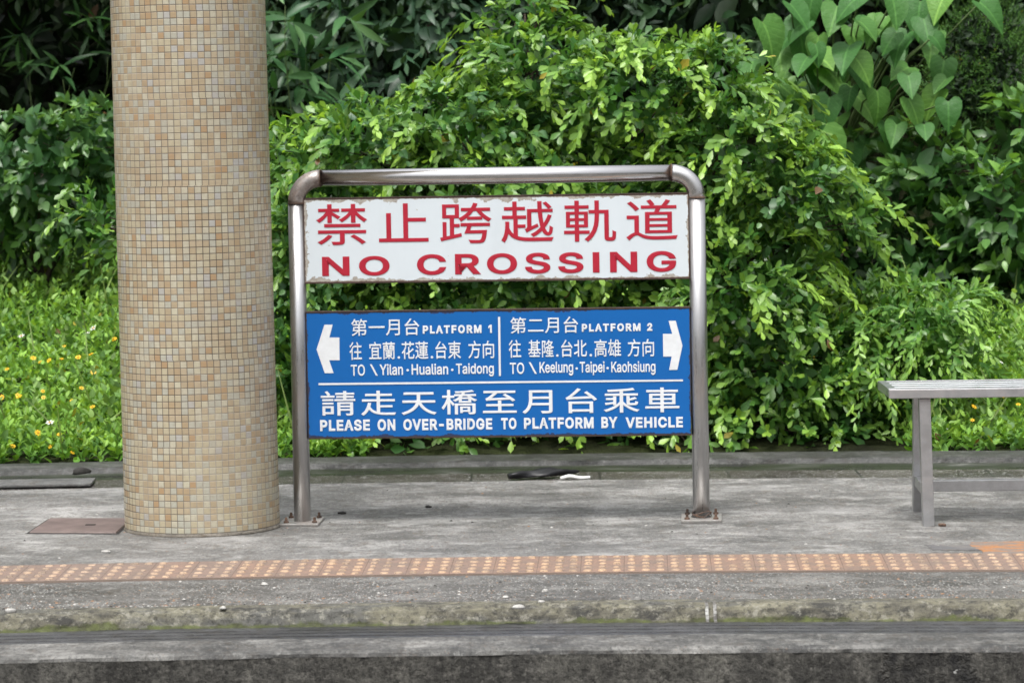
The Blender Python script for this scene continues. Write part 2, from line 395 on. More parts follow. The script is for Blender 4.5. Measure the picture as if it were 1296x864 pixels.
# ------------------------------------------------------------------ the setting: platform, track bed, bank
def yc(x): return -.033 * x - .0264 * x * x if abs(x) < 9 else -.033 * x - .0264 * 81 - .4 * (abs(x) - 9)
XS = np.concatenate([np.linspace(-9, -2.6, 17)[:-1], np.linspace(-2.6, 2.8, 433), np.linspace(2.8, 9, 17)[1:]])
def hn(x, k, seed): return sum(math.sin(x * f * k + seed * (i + 1) * 2.3) / (i + 1.6) for i, f in enumerate((1, 2.3, 4.1, 7.7, 13.1))) / 1.6
def sweep(name, prof, mat, jit=0, jk=7, jset=None, kind='structure', smooth=False, same=False):
    """prof: (y, z) polyline from the camera side backwards, swept along the curve of the platform"""
    v, f = [], []; n = len(prof)
    for x in XS:
        for j, (y, z) in enumerate(prof):
            q = jit * (hn(x, jk, 3) + (.22 * hn(x, jk * 2.7, j + 5) + .22 * hn(x, jk * 9.3, j + 9) if same else 0) if same else hn(x, jk, j + 3)) if (jset is None or j in jset) else 0
            v.append((x, y + yc(x) + q, z + (q * .25 if z < 0 or jset is None else 0)))
    for i in range(len(XS) - 1):
        for j in range(n - 1):
            a = i * n + j; f.append((a, a + n, a + n + 1, a + 1))
    o = pydata(name, v, f, mat, None, smooth); tag(o, kind=kind); return o

Y0 = 0.0
sweep('platform_wall', [(8.97, -1.06), (8.965, -.5), (8.966, -.12), (8.968, -.062)], M['face'], .004, 9, {2, 3})
sweep('platform_edge', [(8.968, -.062), (8.972, -.052), (8.985, -.046), (9.1, -.0445), (9.19, -.0455)], M['rim'], .004, 9, {0, 1, 2})
gp = [(9.19, -.0455), (9.192, -.050)]
for g in (9.25, 9.305, 9.36):
    gp += [(g, -.050), (g + .002, -.060), (g + .011, -.060), (g + .013, -.050)]
gp += [(9.46, -.0505)]
sweep('platform_coping', gp, M['coping'])
sweep('cement_step', [(9.425, -.052), (9.436, -.043), (9.445, -.028), (9.456, -.012), (9.478, -.001), (9.50, 0.0), (9.53, 0.0006)], M['ridge'], .014, 5, {0, 1, 2, 3, 4}, same=True)
sweep('platform_margin', [(9.50, -.002), (9.56, 0), (9.8, 0.0005), (10.06, 0)], M['margin'])
sweep('platform_floor', [(10.06, 0), (10.3, 0), (10.45, 0), (11.0, .0), (11.6, 0), (12.2, 0), (12.50, 0), (12.512, .003), (12.55, .002), (12.556, -.006)], M['floor'], .006, 6, {7, 8})
sweep('granite_border', [(12.556, -.006), (12.56, -.004), (12.87, -.004), (12.88, -.012)], M['granite'], 0)
sweep('rear_gutter', [(12.88, -.012), (12.95, -.016), (13.05, -.014), (13.12, -.006)], M['gutter'])
sweep('rear_kerb', [(13.12, -.006), (13.130, .012), (13.145, .016), (13.25, .018), (13.36, .016), (13.375, .01), (13.38, -.05)], M['kerb'], .007, 8, {1, 2, 3, 4})

# tactile strip: tiles with rows of worn blister domes
def tactile():
    v, f, mi, tint = [], [], [], []
    px, py = .1338, .372
    def quad(pts, m_, tn):
        b = len(v); v.extend(pts); f.append(tuple(range(b, b + len(pts)))); mi.append(m_); tint.extend([tn] * len(pts))
    def P(xc, a, b_):                # a along the strip, b_ across it, from the front edge
        x = xc + a; q = .033 + .014 * xc
        return (x + q * b_, 10.068 + b_ + yc(x), .0045)
    for i in range(-34, 36):
        xc = -.004 + i * px
        tn = min(1, max(0, .5 + .5 * math.sin(xc * 1.3 + .9) + random.uniform(-.35, .35)))
        e = .0007
        quad([P(xc, -px / 2 + e, 0), P(xc, px / 2 - e, 0), P(xc, px / 2 - e, py), P(xc, -px / 2 + e, py)], 0, tn)
        for a in range(3):
            for b_ in range(5):
                if random.random() < .02: continue
                c = P(xc, (a - 1) * px / 3, (b_ + .5) * py / 5); rr = random.uniform(.0120, .0145) * (.8 if random.random() < .08 else 1); hh = random.uniform(.003, .0055)
                base = len(v)
                for (rk, zk) in ((1, 0), (.82, .75), (.45, 1)):
                    for k in range(10):
                        v.append((c[0] + rr * rk * math.cos(k * PI / 5), c[1] + rr * 1.25 * rk * math.sin(k * PI / 5), c[2] + hh * zk)); tint.append(tn)
                for r_ in range(2):
                    for k in range(10):
                        a0 = base + r_ * 10 + k; a1 = base + r_ * 10 + (k + 1) % 10
                        f.append((a0, a1, a1 + 10, a0 + 10)); mi.append(1)
                f.append(tuple(base + 20 + k for k in range(10))); mi.append(1)
    o = pydata('tactile_paving', v, f, [M['tact'], M['dome']]); me = o.data
    me.polygons.foreach_set('material_index', mi)
    at_ = me.attributes.new('tile_tint', 'FLOAT', 'POINT'); at_.data.foreach_set('value', tint)
    tag(o, kind='structure')
tactile()
sweep('tactile_bedding', [(10.058, .0003), (10.0685, .0040), (10.4395, .0040), (10.447, .0003)], mat_flat('tile_joint', (.10, .075, .06), .9))

def ragged(name, x0, x1, y0, y1, mat, z, n=16, j=.02, kind='structure'):
    pts = []
    for k in range(n): pts.append((x0 + (x1 - x0) * k / n, y0 + random.uniform(-j, j) * .4))
    for k in range(4): pts.append((x1 + random.uniform(-j, j), y0 + (y1 - y0) * k / 4))
    for k in range(n): pts.append((x1 - (x1 - x0) * k / n, y1 + random.uniform(-j, j)))
    for k in range(4): pts.append((x0 + random.uniform(-j, j), y1 - (y1 - y0) * k / 4))
    o = pydata(name, [(x, y + yc(x), z) for x, y in pts], [tuple(range(len(pts)))], mat); return tag(o, kind=kind)
ragged('orange_paint_mark', 1.47, 2.3, 10.455, 10.73, M['orange'], .0016)
ragged('cement_patch', 1.32, 1.468, 10.54, 10.66, M['patch'], .0014)

def ground_z(x, y):
    d = y - (13.38 + yc(x))
    z = .0 + .055 * max(0, min(d, 1.2)) + .15 * max(0, d - 1.2)
    if d > 5.2: z += .45 * (d - 5.2)
    return z + .03 * math.sin(x * 2.1 + y) * min(1, max(0, d))
def bank():
    xs = np.concatenate([np.linspace(-60, -6, 14)[:-1], np.linspace(-6, 6, 61), np.linspace(6, 60, 14)[1:]])
    ds = np.concatenate([np.linspace(0, 8, 41), np.linspace(9, 40, 16)])
    v, f = [], []
    for x in xs:
        for d in ds:
            y = 13.38 + yc(x) + d; z = ground_z(x, y) if d > 0 else -.02
            v.append((x, y, min(z, 12)))
    n = len(ds)
    for i in range(len(xs) - 1):
        for j in range(n - 1):
            a = i * n + j; f.append((a, a + n, a + n + 1, a + 1))
    tag(pydata('hillside', v, f, M['soil'], None, True), kind='structure')
bank()
tag(pydata('ground', [(-300, -300, -1.07), (300, -300, -1.07), (300, 300, -1.07), (-300, 300, -1.07)], [(0, 1, 2, 3)], M['ballast']), kind='structure')

# two short white ticks painted on the cement step
for k, px_ in enumerate((.545, .5675)):
    bm = bmesh.new(); y = yc(px_)
    rows = [[bm.verts.new((px_ + dx + .001 * math.sin(9 * j + k), y + yy + dy, zz)) for dx, dy in ((-.0045, 0), (.0045, 0))] for j, (yy, zz, ) in enumerate(((9.413, -.049), (9.424, -.038), (9.436, -.022), (9.450, -.006), (9.462, .0035))) for dy in (0,)]
    for ra, rb in zip(rows, rows[1:]): bm.faces.new((ra[0], ra[1], rb[1], rb[0]))
    g_ = bmesh.ops.solidify(bm, geom=bm.faces[:], thickness=.002)
    tag(obj('painted_tick', bm, M['tick']), 'short white painted tick on the mossy cement step, ' + ('left of the pair' if k == 0 else 'right of the pair'), 'mark', 'white ticks on the step')

# ------------------------------------------------------------------ mosaic column
def column():
    R, cx, cy, Ht, seg = .2655, -1.074, 11.33, 4.6, 96
    t = thing('tiled_column', 'thick round column covered in small beige and ochre mosaic tiles beside the sign', 'column', (cx, cy, 0)); t.rotation_euler = (0, -.0045, 0)
    me = bpy.data.meshes.new('shaft'); v, f, uv = [], [], []
    nt_ = 74; pitch = .0224; rows = [0.0135, .5, 1.2, 2, 3, Ht]
    for z in rows:
        for k in range(seg + 1):
            a = 2 * PI * k / seg + .3; v.append((R * (1 - .007 * min(z, 2)) * math.cos(a), R * (1 - .007 * min(z, 2)) * math.sin(a), z))
    for r in range(len(rows) - 1):
        for k in range(seg):
            a = r * (seg + 1) + k; f.append((a, a + 1, a + seg + 2, a + seg + 1))
            for (kk, zz) in ((k, rows[r]), (k + 1, rows[r]), (k + 1, rows[r + 1]), (k, rows[r + 1])):
                uv.append((kk / seg * nt_ + .5, (zz - .0135) / pitch))
    me.from_pydata(v, [], f); ul = me.uv_layers.new(name='UVMap'); ul.data.foreach_set('uv', np.array(uv, 'f').ravel())
    for p in me.polygons: p.use_smooth = True
    link('shaft', me, M['mosaic'], t)
    bm = bmesh.new(); add_lathe(bm, [(R + .005, -.002), (R + .003, .005), (R + .0005, .010), (R - .004, .016)], 64)
    obj('base_collar', bm, M['collar'], t, True)
column()

# ------------------------------------------------------------------ sign
SA = Vector((-.734, 11.39, 0)); SB = Vector((.640, 11.307, 0))
SW = (SB - SA).length; SANG = math.atan2(SB.y - SA.y, SB.x - SA.x)
su = (SB - SA).normalized(); sn = Vector((su.y, -su.x, 0))
def sloc(x, y, off=.016):            # a pixel of the photo on the face of the boards, in the sign's own axes (x along, z up)
    d = fw * FPX + ex * (x - 648) - ey * (y - 432)
    p0 = SA + sn * off; t = ((p0 - CAMP).dot(sn)) / d.dot(sn); p = CAMP + d * t
    return ((p - SA).dot(su), p.z)
def L1(x, y): return sloc(x / 4.32 + 340, y / 4.32 + 190)
def L2(x, y): return sloc(x / 4.32 + 620, y / 4.32 + 190)
def L3(x, y): return sloc(x / 4.32 + 340, y / 4.32 + 380)
def L4(x, y): return sloc(x / 4.32 + 620, y / 4.32 + 380)

GLYPHS = json.loads('''{"-":[453,[[337,244,337,188,114,188,114,244]]],"1":[453,[[276,509,276,0,212,0,212,448,86,358,86,427,198,509]]],"2":[453,[[64,0,64,47,282,282,311,327,320,371,319,389,315,405,308,419,298,431,287,441,273,449,224,460,205,458,188,454,172,447,159,438,148,427,139,413,132,398,128,381,127,362,66,362,68,391,75,418,86,442,102,464,121,482,143,496,168,507,196,513,225,516,254,513,281,507,306,497,328,482,346,465,361,445,372,423,379,398,381,372,371,318,336,259,267,180,153,60,389,57,389,0]]],"A":[480,[[16,0,201,509,276,509,463,0,395,0,287,302,264,372,232,478,245,478,191,302,85,0],[110,142,110,199,370,199,370,142]]],"B":[456,[[60,0,60,509,241,509,274,507,304,501,329,491,350,477,367,461,381,442,390,421,396,398,398,374,397,353,393,336,387,320,356,286,315,267,331,260,347,254,363,245,378,234,391,220,402,203,411,184,416,161,418,136,416,111,410,88,400,67,386,48,368,31,344,18,317,8,284,2,247,0],[125,57,245,57,281,60,309,67,330,80,344,96,353,115,355,137,354,153,350,169,342,184,333,197,320,209,306,218,289,225,269,229,248,231,125,231],[125,285,238,285,288,296,302,304,314,314,323,326,330,340,335,355,336,372,333,393,326,412,313,429,294,442,270,449,240,452,125,452]]],"C":[510,[[267,-7,242,-6,217,-2,194,5,171,13,150,25,131,39,113,55,97,73,82,93,70,115,59,140,51,166,45,193,41,223,40,254,41,285,45,315,51,343,59,369,70,393,82,415,97,436,113,454,131,470,150,484,171,495,194,504,217,510,242,514,267,516,340,504,362,496,383,485,402,471,419,456,435,438,448,418,459,397,467,373,473,348,408,348,389,395,357,428,315,449,267,456,237,453,209,445,184,432,161,414,141,391,125,364,113,332,106,295,103,254,106,213,113,177,125,145,141,117,161,94,184,76,210,63,237,56,267,53,315,60,357,81,389,114,408,160,473,160,467,135,459,112,448,91,435,71,420,53,402,38,383,24,363,13,341,5,317,-2,293,-6]]],"D":[502,[[219,0,96,0,96,57,215,57,254,60,288,68,318,81,343,99,363,122,379,149,390,181,397,216,399,255,397,294,390,329,379,361,364,388,344,410,320,428,291,441,258,449,221,452,93,452,93,509,225,509,254,507,281,504,307,498,331,489,353,478,385,455,412,426,433,391,444,367,451,342,457,315,460,286,462,255,460,224,457,195,451,168,443,142,433,119,421,97,406,77,390,60,371,44,351,31,328,20,303,11,277,5,249,1],[125,509,125,0,60,0,60,509]]],"E":[419,[[60,0,60,509,372,509,372,452,125,452,125,286,355,286,355,229,125,229,125,57,375,57,375,0]]],"F":[410,[[60,0,60,509,369,509,369,452,125,452,125,278,346,278,346,221,125,221,125,0]]],"G":[520,[[269,-7,242,-6,217,-2,193,5,171,14,149,25,130,39,112,55,96,73,82,93,69,116,59,140,51,166,45,194,41,223,40,254,41,285,45,315,51,343,59,369,69,393,82,415,96,436,112,454,129,470,149,484,170,495,192,504,215,510,239,514,265,516,291,514,316,510,340,504,363,494,384,483,403,469,421,453,436,436,449,416,460,395,468,373,474,349,408,349,387,393,356,427,315,448,265,456,236,453,209,445,183,432,160,414,141,392,125,364,113,332,106,295,103,254,106,213,113,177,125,145,141,117,161,95,184,76,210,63,238,56,269,53,296,55,322,61,345,71,365,85,382,102,396,123,407,147,413,173,415,202,283,199,283,256,478,256,478,200,475,160,466,124,451,91,431,62,406,38,377,19,344,5,308,-4]]],"H":[517,[[60,0,60,509,125,509,125,289,392,289,392,509,457,509,457,0,392,0,392,232,125,232,125,0]]],"I":[185,[[60,0,60,509,125,509,125,0]]],"K":[467,[[104,145,104,216,139,261,174,303,364,509,448,509,231,276],[60,0,60,509,125,509,124,225,125,193,125,0],[372,0,188,259,228,309,449,0]]],"L":[393,[[60,0,60,509,125,509,125,57,361,57,361,0]]],"M":[628,[[60,0,60,509,152,509,277,187,287,159,299,123,322,49,307,49,342,158,352,187,476,509,568,509,568,0,504,0,504,327,498,409,456,291,342,0,286,0,170,291,112,457,119,457,122,328,122,0]]],"N":[523,[[60,0,60,509,136,509,363,151,388,107,414,55,405,54,401,108,399,157,399,509,463,509,463,0,387,0,202,290,177,331,108,452,119,454,125,291,125,0]]],"O":[533,[[267,-7,241,-6,217,-2,194,5,171,13,150,25,131,39,113,55,97,73,82,93,70,115,59,140,51,166,45,193,41,223,40,254,41,285,45,315,51,343,59,369,70,393,82,415,97,436,113,454,131,470,150,484,171,495,194,504,217,510,241,514,267,516,293,514,317,510,340,504,363,495,384,484,403,470,421,454,437,436,451,415,464,393,474,369,482,343,488,315,492,285,493,254,492,223,488,193,482,166,474,140,464,115,451,93,437,73,421,55,403,39,384,25,363,13,340,5,317,-2,293,-6],[267,53,296,55,324,63,349,76,372,94,392,116,408,144,420,176,428,213,430,254,428,295,420,332,408,365,392,392,372,415,349,433,324,446,296,453,267,456,237,453,210,445,184,433,161,415,142,392,125,364,113,332,106,295,103,254,106,213,113,176,125,144,142,117,161,94,184,76,210,63,237,55]]],"P":[445,[[60,0,60,509,235,509,272,506,305,499,332,487,356,471,375,452,390,430,400,404,407,377,409,348,407,318,400,291,390,265,375,243,356,223,332,207,305,195,272,188,235,186,109,186,109,242,233,242,257,244,279,248,297,256,312,266,324,279,333,294,339,310,343,328,344,348,343,367,339,385,333,402,324,416,312,428,297,439,279,446,257,451,232,452,125,452,125,0]]],"R":[449,[[60,0,60,509,236,509,273,506,305,500,333,489,356,473,376,455,390,433,401,408,407,381,409,352,407,323,401,296,390,271,376,250,356,232,333,217,305,206,273,200,236,198,96,198,96,255,234,255,258,256,280,260,298,267,313,276,325,287,334,300,340,316,344,333,345,352,344,371,340,389,334,405,325,419,313,430,298,440,279,446,258,451,233,452,125,452,125,0],[353,0,230,229,303,229,428,0]]],"S":[447,[[224,-9,188,-7,156,-1,128,9,102,23,81,40,64,60,51,83,42,109,38,137,104,137,108,118,114,102,123,88,136,76,150,66,166,59,224,49,246,50,267,54,286,60,303,69,317,79,329,92,338,106,344,122,346,139,344,154,340,168,332,179,296,205,245,222,184,239,145,253,112,269,86,289,67,313,56,341,52,372,54,400,62,425,75,448,92,468,113,484,138,498,165,508,195,514,227,516,259,514,289,508,316,498,340,484,360,468,377,449,390,427,398,403,401,378,337,378,332,402,320,421,302,437,280,449,254,456,225,459,204,457,185,454,167,448,152,440,139,430,129,418,121,405,117,391,115,376,117,359,122,345,131,334,169,308,212,293,264,279,312,264,359,238,395,198,402,180,407,161,408,139,406,112,399,87,386,64,370,43,349,25,323,11,294,0,261,-7]]],"T":[449,[[32,452,32,509,417,509,417,452,257,452,257,0,193,0,193,452]]],"V":[480,[[204,0,16,509,84,509,192,206,248,31,235,31,267,138,395,509,463,509,278,0]]],"Y":[472,[[203,0,203,208,16,509,91,509,192,344,222,292,250,230,224,230,251,293,280,344,381,509,455,509,268,208,268,0]]],"a":[389,[[160,-9,137,-7,115,-3,94,5,76,15,60,29,48,45,38,63,32,84,30,108,32,128,36,146,43,161,53,174,64,184,78,193,125,211,178,220,234,227,265,235,271,240,276,255,267,297,240,322,196,331,149,322,118,301,100,274,41,291,51,313,64,331,79,346,95,358,114,368,133,375,194,384,239,379,286,360,300,350,312,336,322,320,330,301,335,278,337,251,337,0,277,0,277,52,252,25,215,1],[170,45,192,47,211,51,228,59,242,68,254,80,263,93,270,108,274,122,276,138,276,190,259,182,231,176,200,171,175,168,134,159,103,139,97,130,93,118,92,105,102,72,130,52]]],"d":[424,[[195,-8,165,-6,137,3,111,16,89,34,70,57,55,84,43,116,36,151,34,189,36,227,43,261,55,293,70,320,89,342,112,361,137,374,165,382,196,384,218,383,237,379,253,373,287,346,306,319,311,509,372,509,372,0,313,0,313,59,287,31,252,4,236,-3,217,-7],[205,47,226,49,246,55,263,65,278,78,290,95,299,115,306,138,310,162,312,189,310,216,306,241,300,263,290,282,278,299,263,312,246,322,227,328,205,330,182,328,162,322,145,311,130,298,118,281,108,261,102,239,98,215,96,189,98,163,102,139,109,117,118,97,130,80,145,66,162,55,182,49]]],"e":[404,[[212,-8,177,-5,145,3,117,16,92,35,72,58,56,85,44,116,37,150,34,187,36,224,44,258,55,290,71,317,91,340,115,359,142,373,172,382,205,384,266,374,285,366,303,355,319,341,334,324,347,305,357,282,365,256,370,227,371,194,371,169,75,169,75,221,338,221,310,202,308,226,304,248,298,269,288,286,277,301,263,314,246,323,227,328,205,330,183,328,164,323,146,313,131,301,119,286,109,270,102,251,97,231,96,211,96,178,98,151,102,127,110,106,121,88,135,73,151,61,169,53,190,48,212,46,254,53,285,73,306,105,365,91,358,72,348,55,335,39,320,26,302,14,283,4,261,-3,237,-7]]],"g":[425,[[207,-151,180,-149,156,-146,134,-140,82,-110,51,-69,101,-41,122,-66,154,-88,207,-97,236,-95,261,-87,282,-75,298,-58,308,-34,311,-6,311,68,287,41,252,16,236,10,217,6,195,5,165,7,138,14,113,27,90,43,71,65,55,90,43,120,36,154,34,191,36,229,43,263,55,293,71,320,90,342,112,361,138,374,166,382,196,384,218,383,237,379,253,373,288,346,308,319,313,379,372,379,372,-9,370,-40,363,-67,350,-90,334,-109,314,-124,291,-136,265,-144,237,-149],[205,59,227,61,246,66,264,75,278,87,290,103,300,121,307,142,311,166,312,193,311,219,307,242,300,264,291,283,279,299,264,312,247,322,227,328,205,330,182,328,163,322,145,312,130,298,118,282,109,262,102,241,98,218,96,193,98,167,102,144,109,123,118,104,131,88,145,76,163,66,183,61]]],"h":[410,[[114,227,114,0,53,0,53,509,114,509,114,287,102,287,116,319,132,344,152,362,175,374,200,382,227,384,252,383,275,377,295,369,313,356,328,340,341,321,350,298,355,271,357,240,357,0,296,0,296,235,293,263,286,286,273,304,256,318,235,326,210,329,192,328,176,324,161,317,147,308,136,297,126,283,119,266,115,248]]],"i":[167,[[53,0,53,379,114,379,114,0],[84,443,73,444,63,448,54,455,47,463,43,472,41,483,43,494,47,504,54,512,63,518,73,522,84,524,95,522,105,518,114,512,121,504,125,494,126,483,125,472,121,463,114,455,105,448,95,444]]],"l":[189,[[139,-2,112,0,91,8,74,20,62,37,55,59,53,84,53,509,114,509,114,99,120,62,126,57,135,53,146,52,160,53,170,54,181,3,162,-1]]],"n":[410,[[114,227,114,0,53,0,53,379,112,379,112,287,102,287,116,319,132,344,152,362,175,374,200,382,227,384,252,383,275,377,295,369,313,356,328,340,341,321,350,298,355,271,357,240,357,0,296,0,296,235,293,263,286,286,273,304,256,318,235,326,210,329,192,328,176,324,161,317,147,308,136,297,126,283,119,266,115,248]]],"o":[415,[[207,-8,174,-5,144,3,117,16,93,35,72,58,56,85,44,116,37,150,34,187,37,225,44,260,56,291,72,318,93,341,117,360,144,374,174,382,207,384,241,382,271,374,299,360,323,341,343,318,359,291,371,260,379,225,381,187,379,150,371,116,359,85,343,58,323,35,299,16,271,3,241,-5],[207,46,231,49,252,55,270,66,285,80,298,97,307,117,314,139,318,163,319,187,318,212,314,236,307,258,298,278,285,296,270,310,252,321,231,328,207,330,184,328,163,321,145,310,130,296,118,278,108,258,102,236,98,212,96,187,98,163,102,139,108,117,118,97,130,80,145,66,163,55,184,49]]],"p":[424,[[53,-143,53,379,112,379,112,319,137,346,171,373,188,379,207,383,229,384,259,382,287,374,313,361,335,342,354,320,370,293,381,261,388,227,390,189,388,151,381,116,370,84,355,57,336,34,313,16,288,3,260,-6,229,-8,208,-7,189,-3,173,4,138,31,118,59,114,-143],[220,47,242,49,262,55,279,66,294,80,306,97,316,117,323,139,327,163,328,189,327,215,323,239,316,261,307,281,295,298,280,311,262,322,243,328,220,330,198,328,178,322,161,312,147,299,134,282,125,263,118,241,114,216,113,189,114,162,118,138,125,115,135,95,147,78,162,65,179,55,198,49]]],"s":[365,[[182,-8,157,-7,133,-3,112,3,93,12,76,24,62,38,50,54,41,73,36,94,94,107,101,87,111,72,124,60,141,52,160,47,181,45,206,47,227,53,244,62,258,74,265,88,268,103,266,115,262,126,254,136,243,144,229,150,212,155,149,170,118,180,92,192,72,208,58,227,50,249,47,274,49,295,55,314,65,332,79,347,95,360,115,370,137,378,161,383,187,384,212,383,234,379,254,372,271,363,286,352,299,339,324,290,268,277,262,291,254,304,243,316,228,325,210,331,187,333,166,331,147,326,131,317,119,305,111,292,109,277,110,264,115,253,124,243,172,223,229,209,261,200,287,187,306,171,320,153,328,131,331,107,329,85,323,65,312,47,298,31,281,18,260,6,236,-2,210,-7]]],"u":[410,[[182,-5,158,-3,135,2,115,11,97,23,82,39,69,59,60,82,54,109,53,139,53,379,114,379,114,144,116,117,124,94,137,75,154,61,175,53,200,50,218,51,234,55,249,62,263,71,274,83,283,97,290,113,295,132,296,153,296,379,357,379,357,0,298,0,298,92,307,92,294,60,277,35,257,17,234,5,209,-3]]]}''')
def glyphs(text, bold=0.0, space=1.0):
    """front faces of a line of lettering, thickened by a bevel; Latin capitals and small letters come from the outlines above"""
    def eval_curve(c):
        c.bevel_depth = bold; c.bevel_resolution = 0
        o = bpy.data.objects.new('lettering', c); COL.objects.link(o)
        bpy.context.view_layer.update()
        me = bpy.data.meshes.new_from_object(o.evaluated_get(bpy.context.evaluated_depsgraph_get()))
        v = [tuple(p.co) for p in me.vertices]; f = [tuple(p.vertices) for p in me.polygons if p.normal.z > .05] or [tuple(p.vertices) for p in me.polygons]
        bpy.data.objects.remove(o); bpy.data.curves.remove(c); bpy.data.meshes.remove(me)
        return v, f
    V, Fc = [], []
    def take(c, lift=0):
        v, f = eval_curve(c); b = len(V); V.extend((p[0], p[1], p[2] + lift) for p in v); Fc.extend(tuple(b + i for i in q) for q in f)
    if all(ch in GLYPHS or ch == ' ' for ch in text):
        x = 0
        for ch in text:
            if ch == ' ': x += .28 * space; continue
            wd, loops = GLYPHS[ch]
            for k, part in enumerate([[lp] for lp in loops] if ch in 'RK' else [loops]):
                c = bpy.data.curves.new('lettering', 'CURVE'); c.dimensions = '2D'; c.fill_mode = 'BOTH'
                for lp in part:
                    sp = c.splines.new('POLY'); n = len(lp) // 2; sp.points.add(n - 1); sp.use_cyclic_u = True
                    for i in range(n): sp.points[i].co = (x + lp[2 * i] / 1000, lp[2 * i + 1] / 1000, 0, 1)
                take(c, k * .3 * bold)
            x += wd / 1000 + (space - 1) * .5
    else:
        c = bpy.data.curves.new('lettering', 'FONT'); c.body = text; c.space_character = space; c.resolution_u = 5
        take(c)
    used = sorted({i for q in Fc for i in q}); ix = {u: i for i, u in enumerate(used)}
    return [(V[u][0], V[u][1], V[u][2] / max(bold, 1e-6)) for u in used], [tuple(ix[i] for i in q) for q in Fc]
def fit(text, a, b, bold=0.0, space=1.0):
    """lettering stretched to the rectangle between a (lower left) and b (upper right) on the board"""
    v, f = glyphs(text, bold, space)
    xs = [p[0] for p in v]; ys = [p[1] for p in v]
    x0, x1, y0, y1 = min(xs), max(xs), min(ys), max(ys)
    return [(a[0] + (p[0] - x0) / (x1 - x0) * (b[0] - a[0]), -.0004 * max(0, p[2]), a[1] + (p[1] - y0) / (y1 - y0) * (b[1] - a[1])) for p in v], f
def poly(pts): return [(p[0], 0, p[1]) for p in pts], [tuple(range(len(pts)))]
def letter_part(name, items, mat, parent, y):
    v, f = [], []
    for vv, ff in items:
        b = len(v); v += [(p[0], y + p[1], p[2]) for p in vv]; f += [tuple(b + i for i in q) for q in ff]
    me = bpy.data.meshes.new(name); me.from_pydata(v, [], f)
    bm = bmesh.new(); bm.from_mesh(me); bmesh.ops.recalc_face_normals(bm, faces=bm.faces)
    for fc in bm.faces:
        if fc.normal.y > 0: fc.normal_flip()
    bm.to_mesh(me); bm.free()
    return link(name, me, mat, parent)

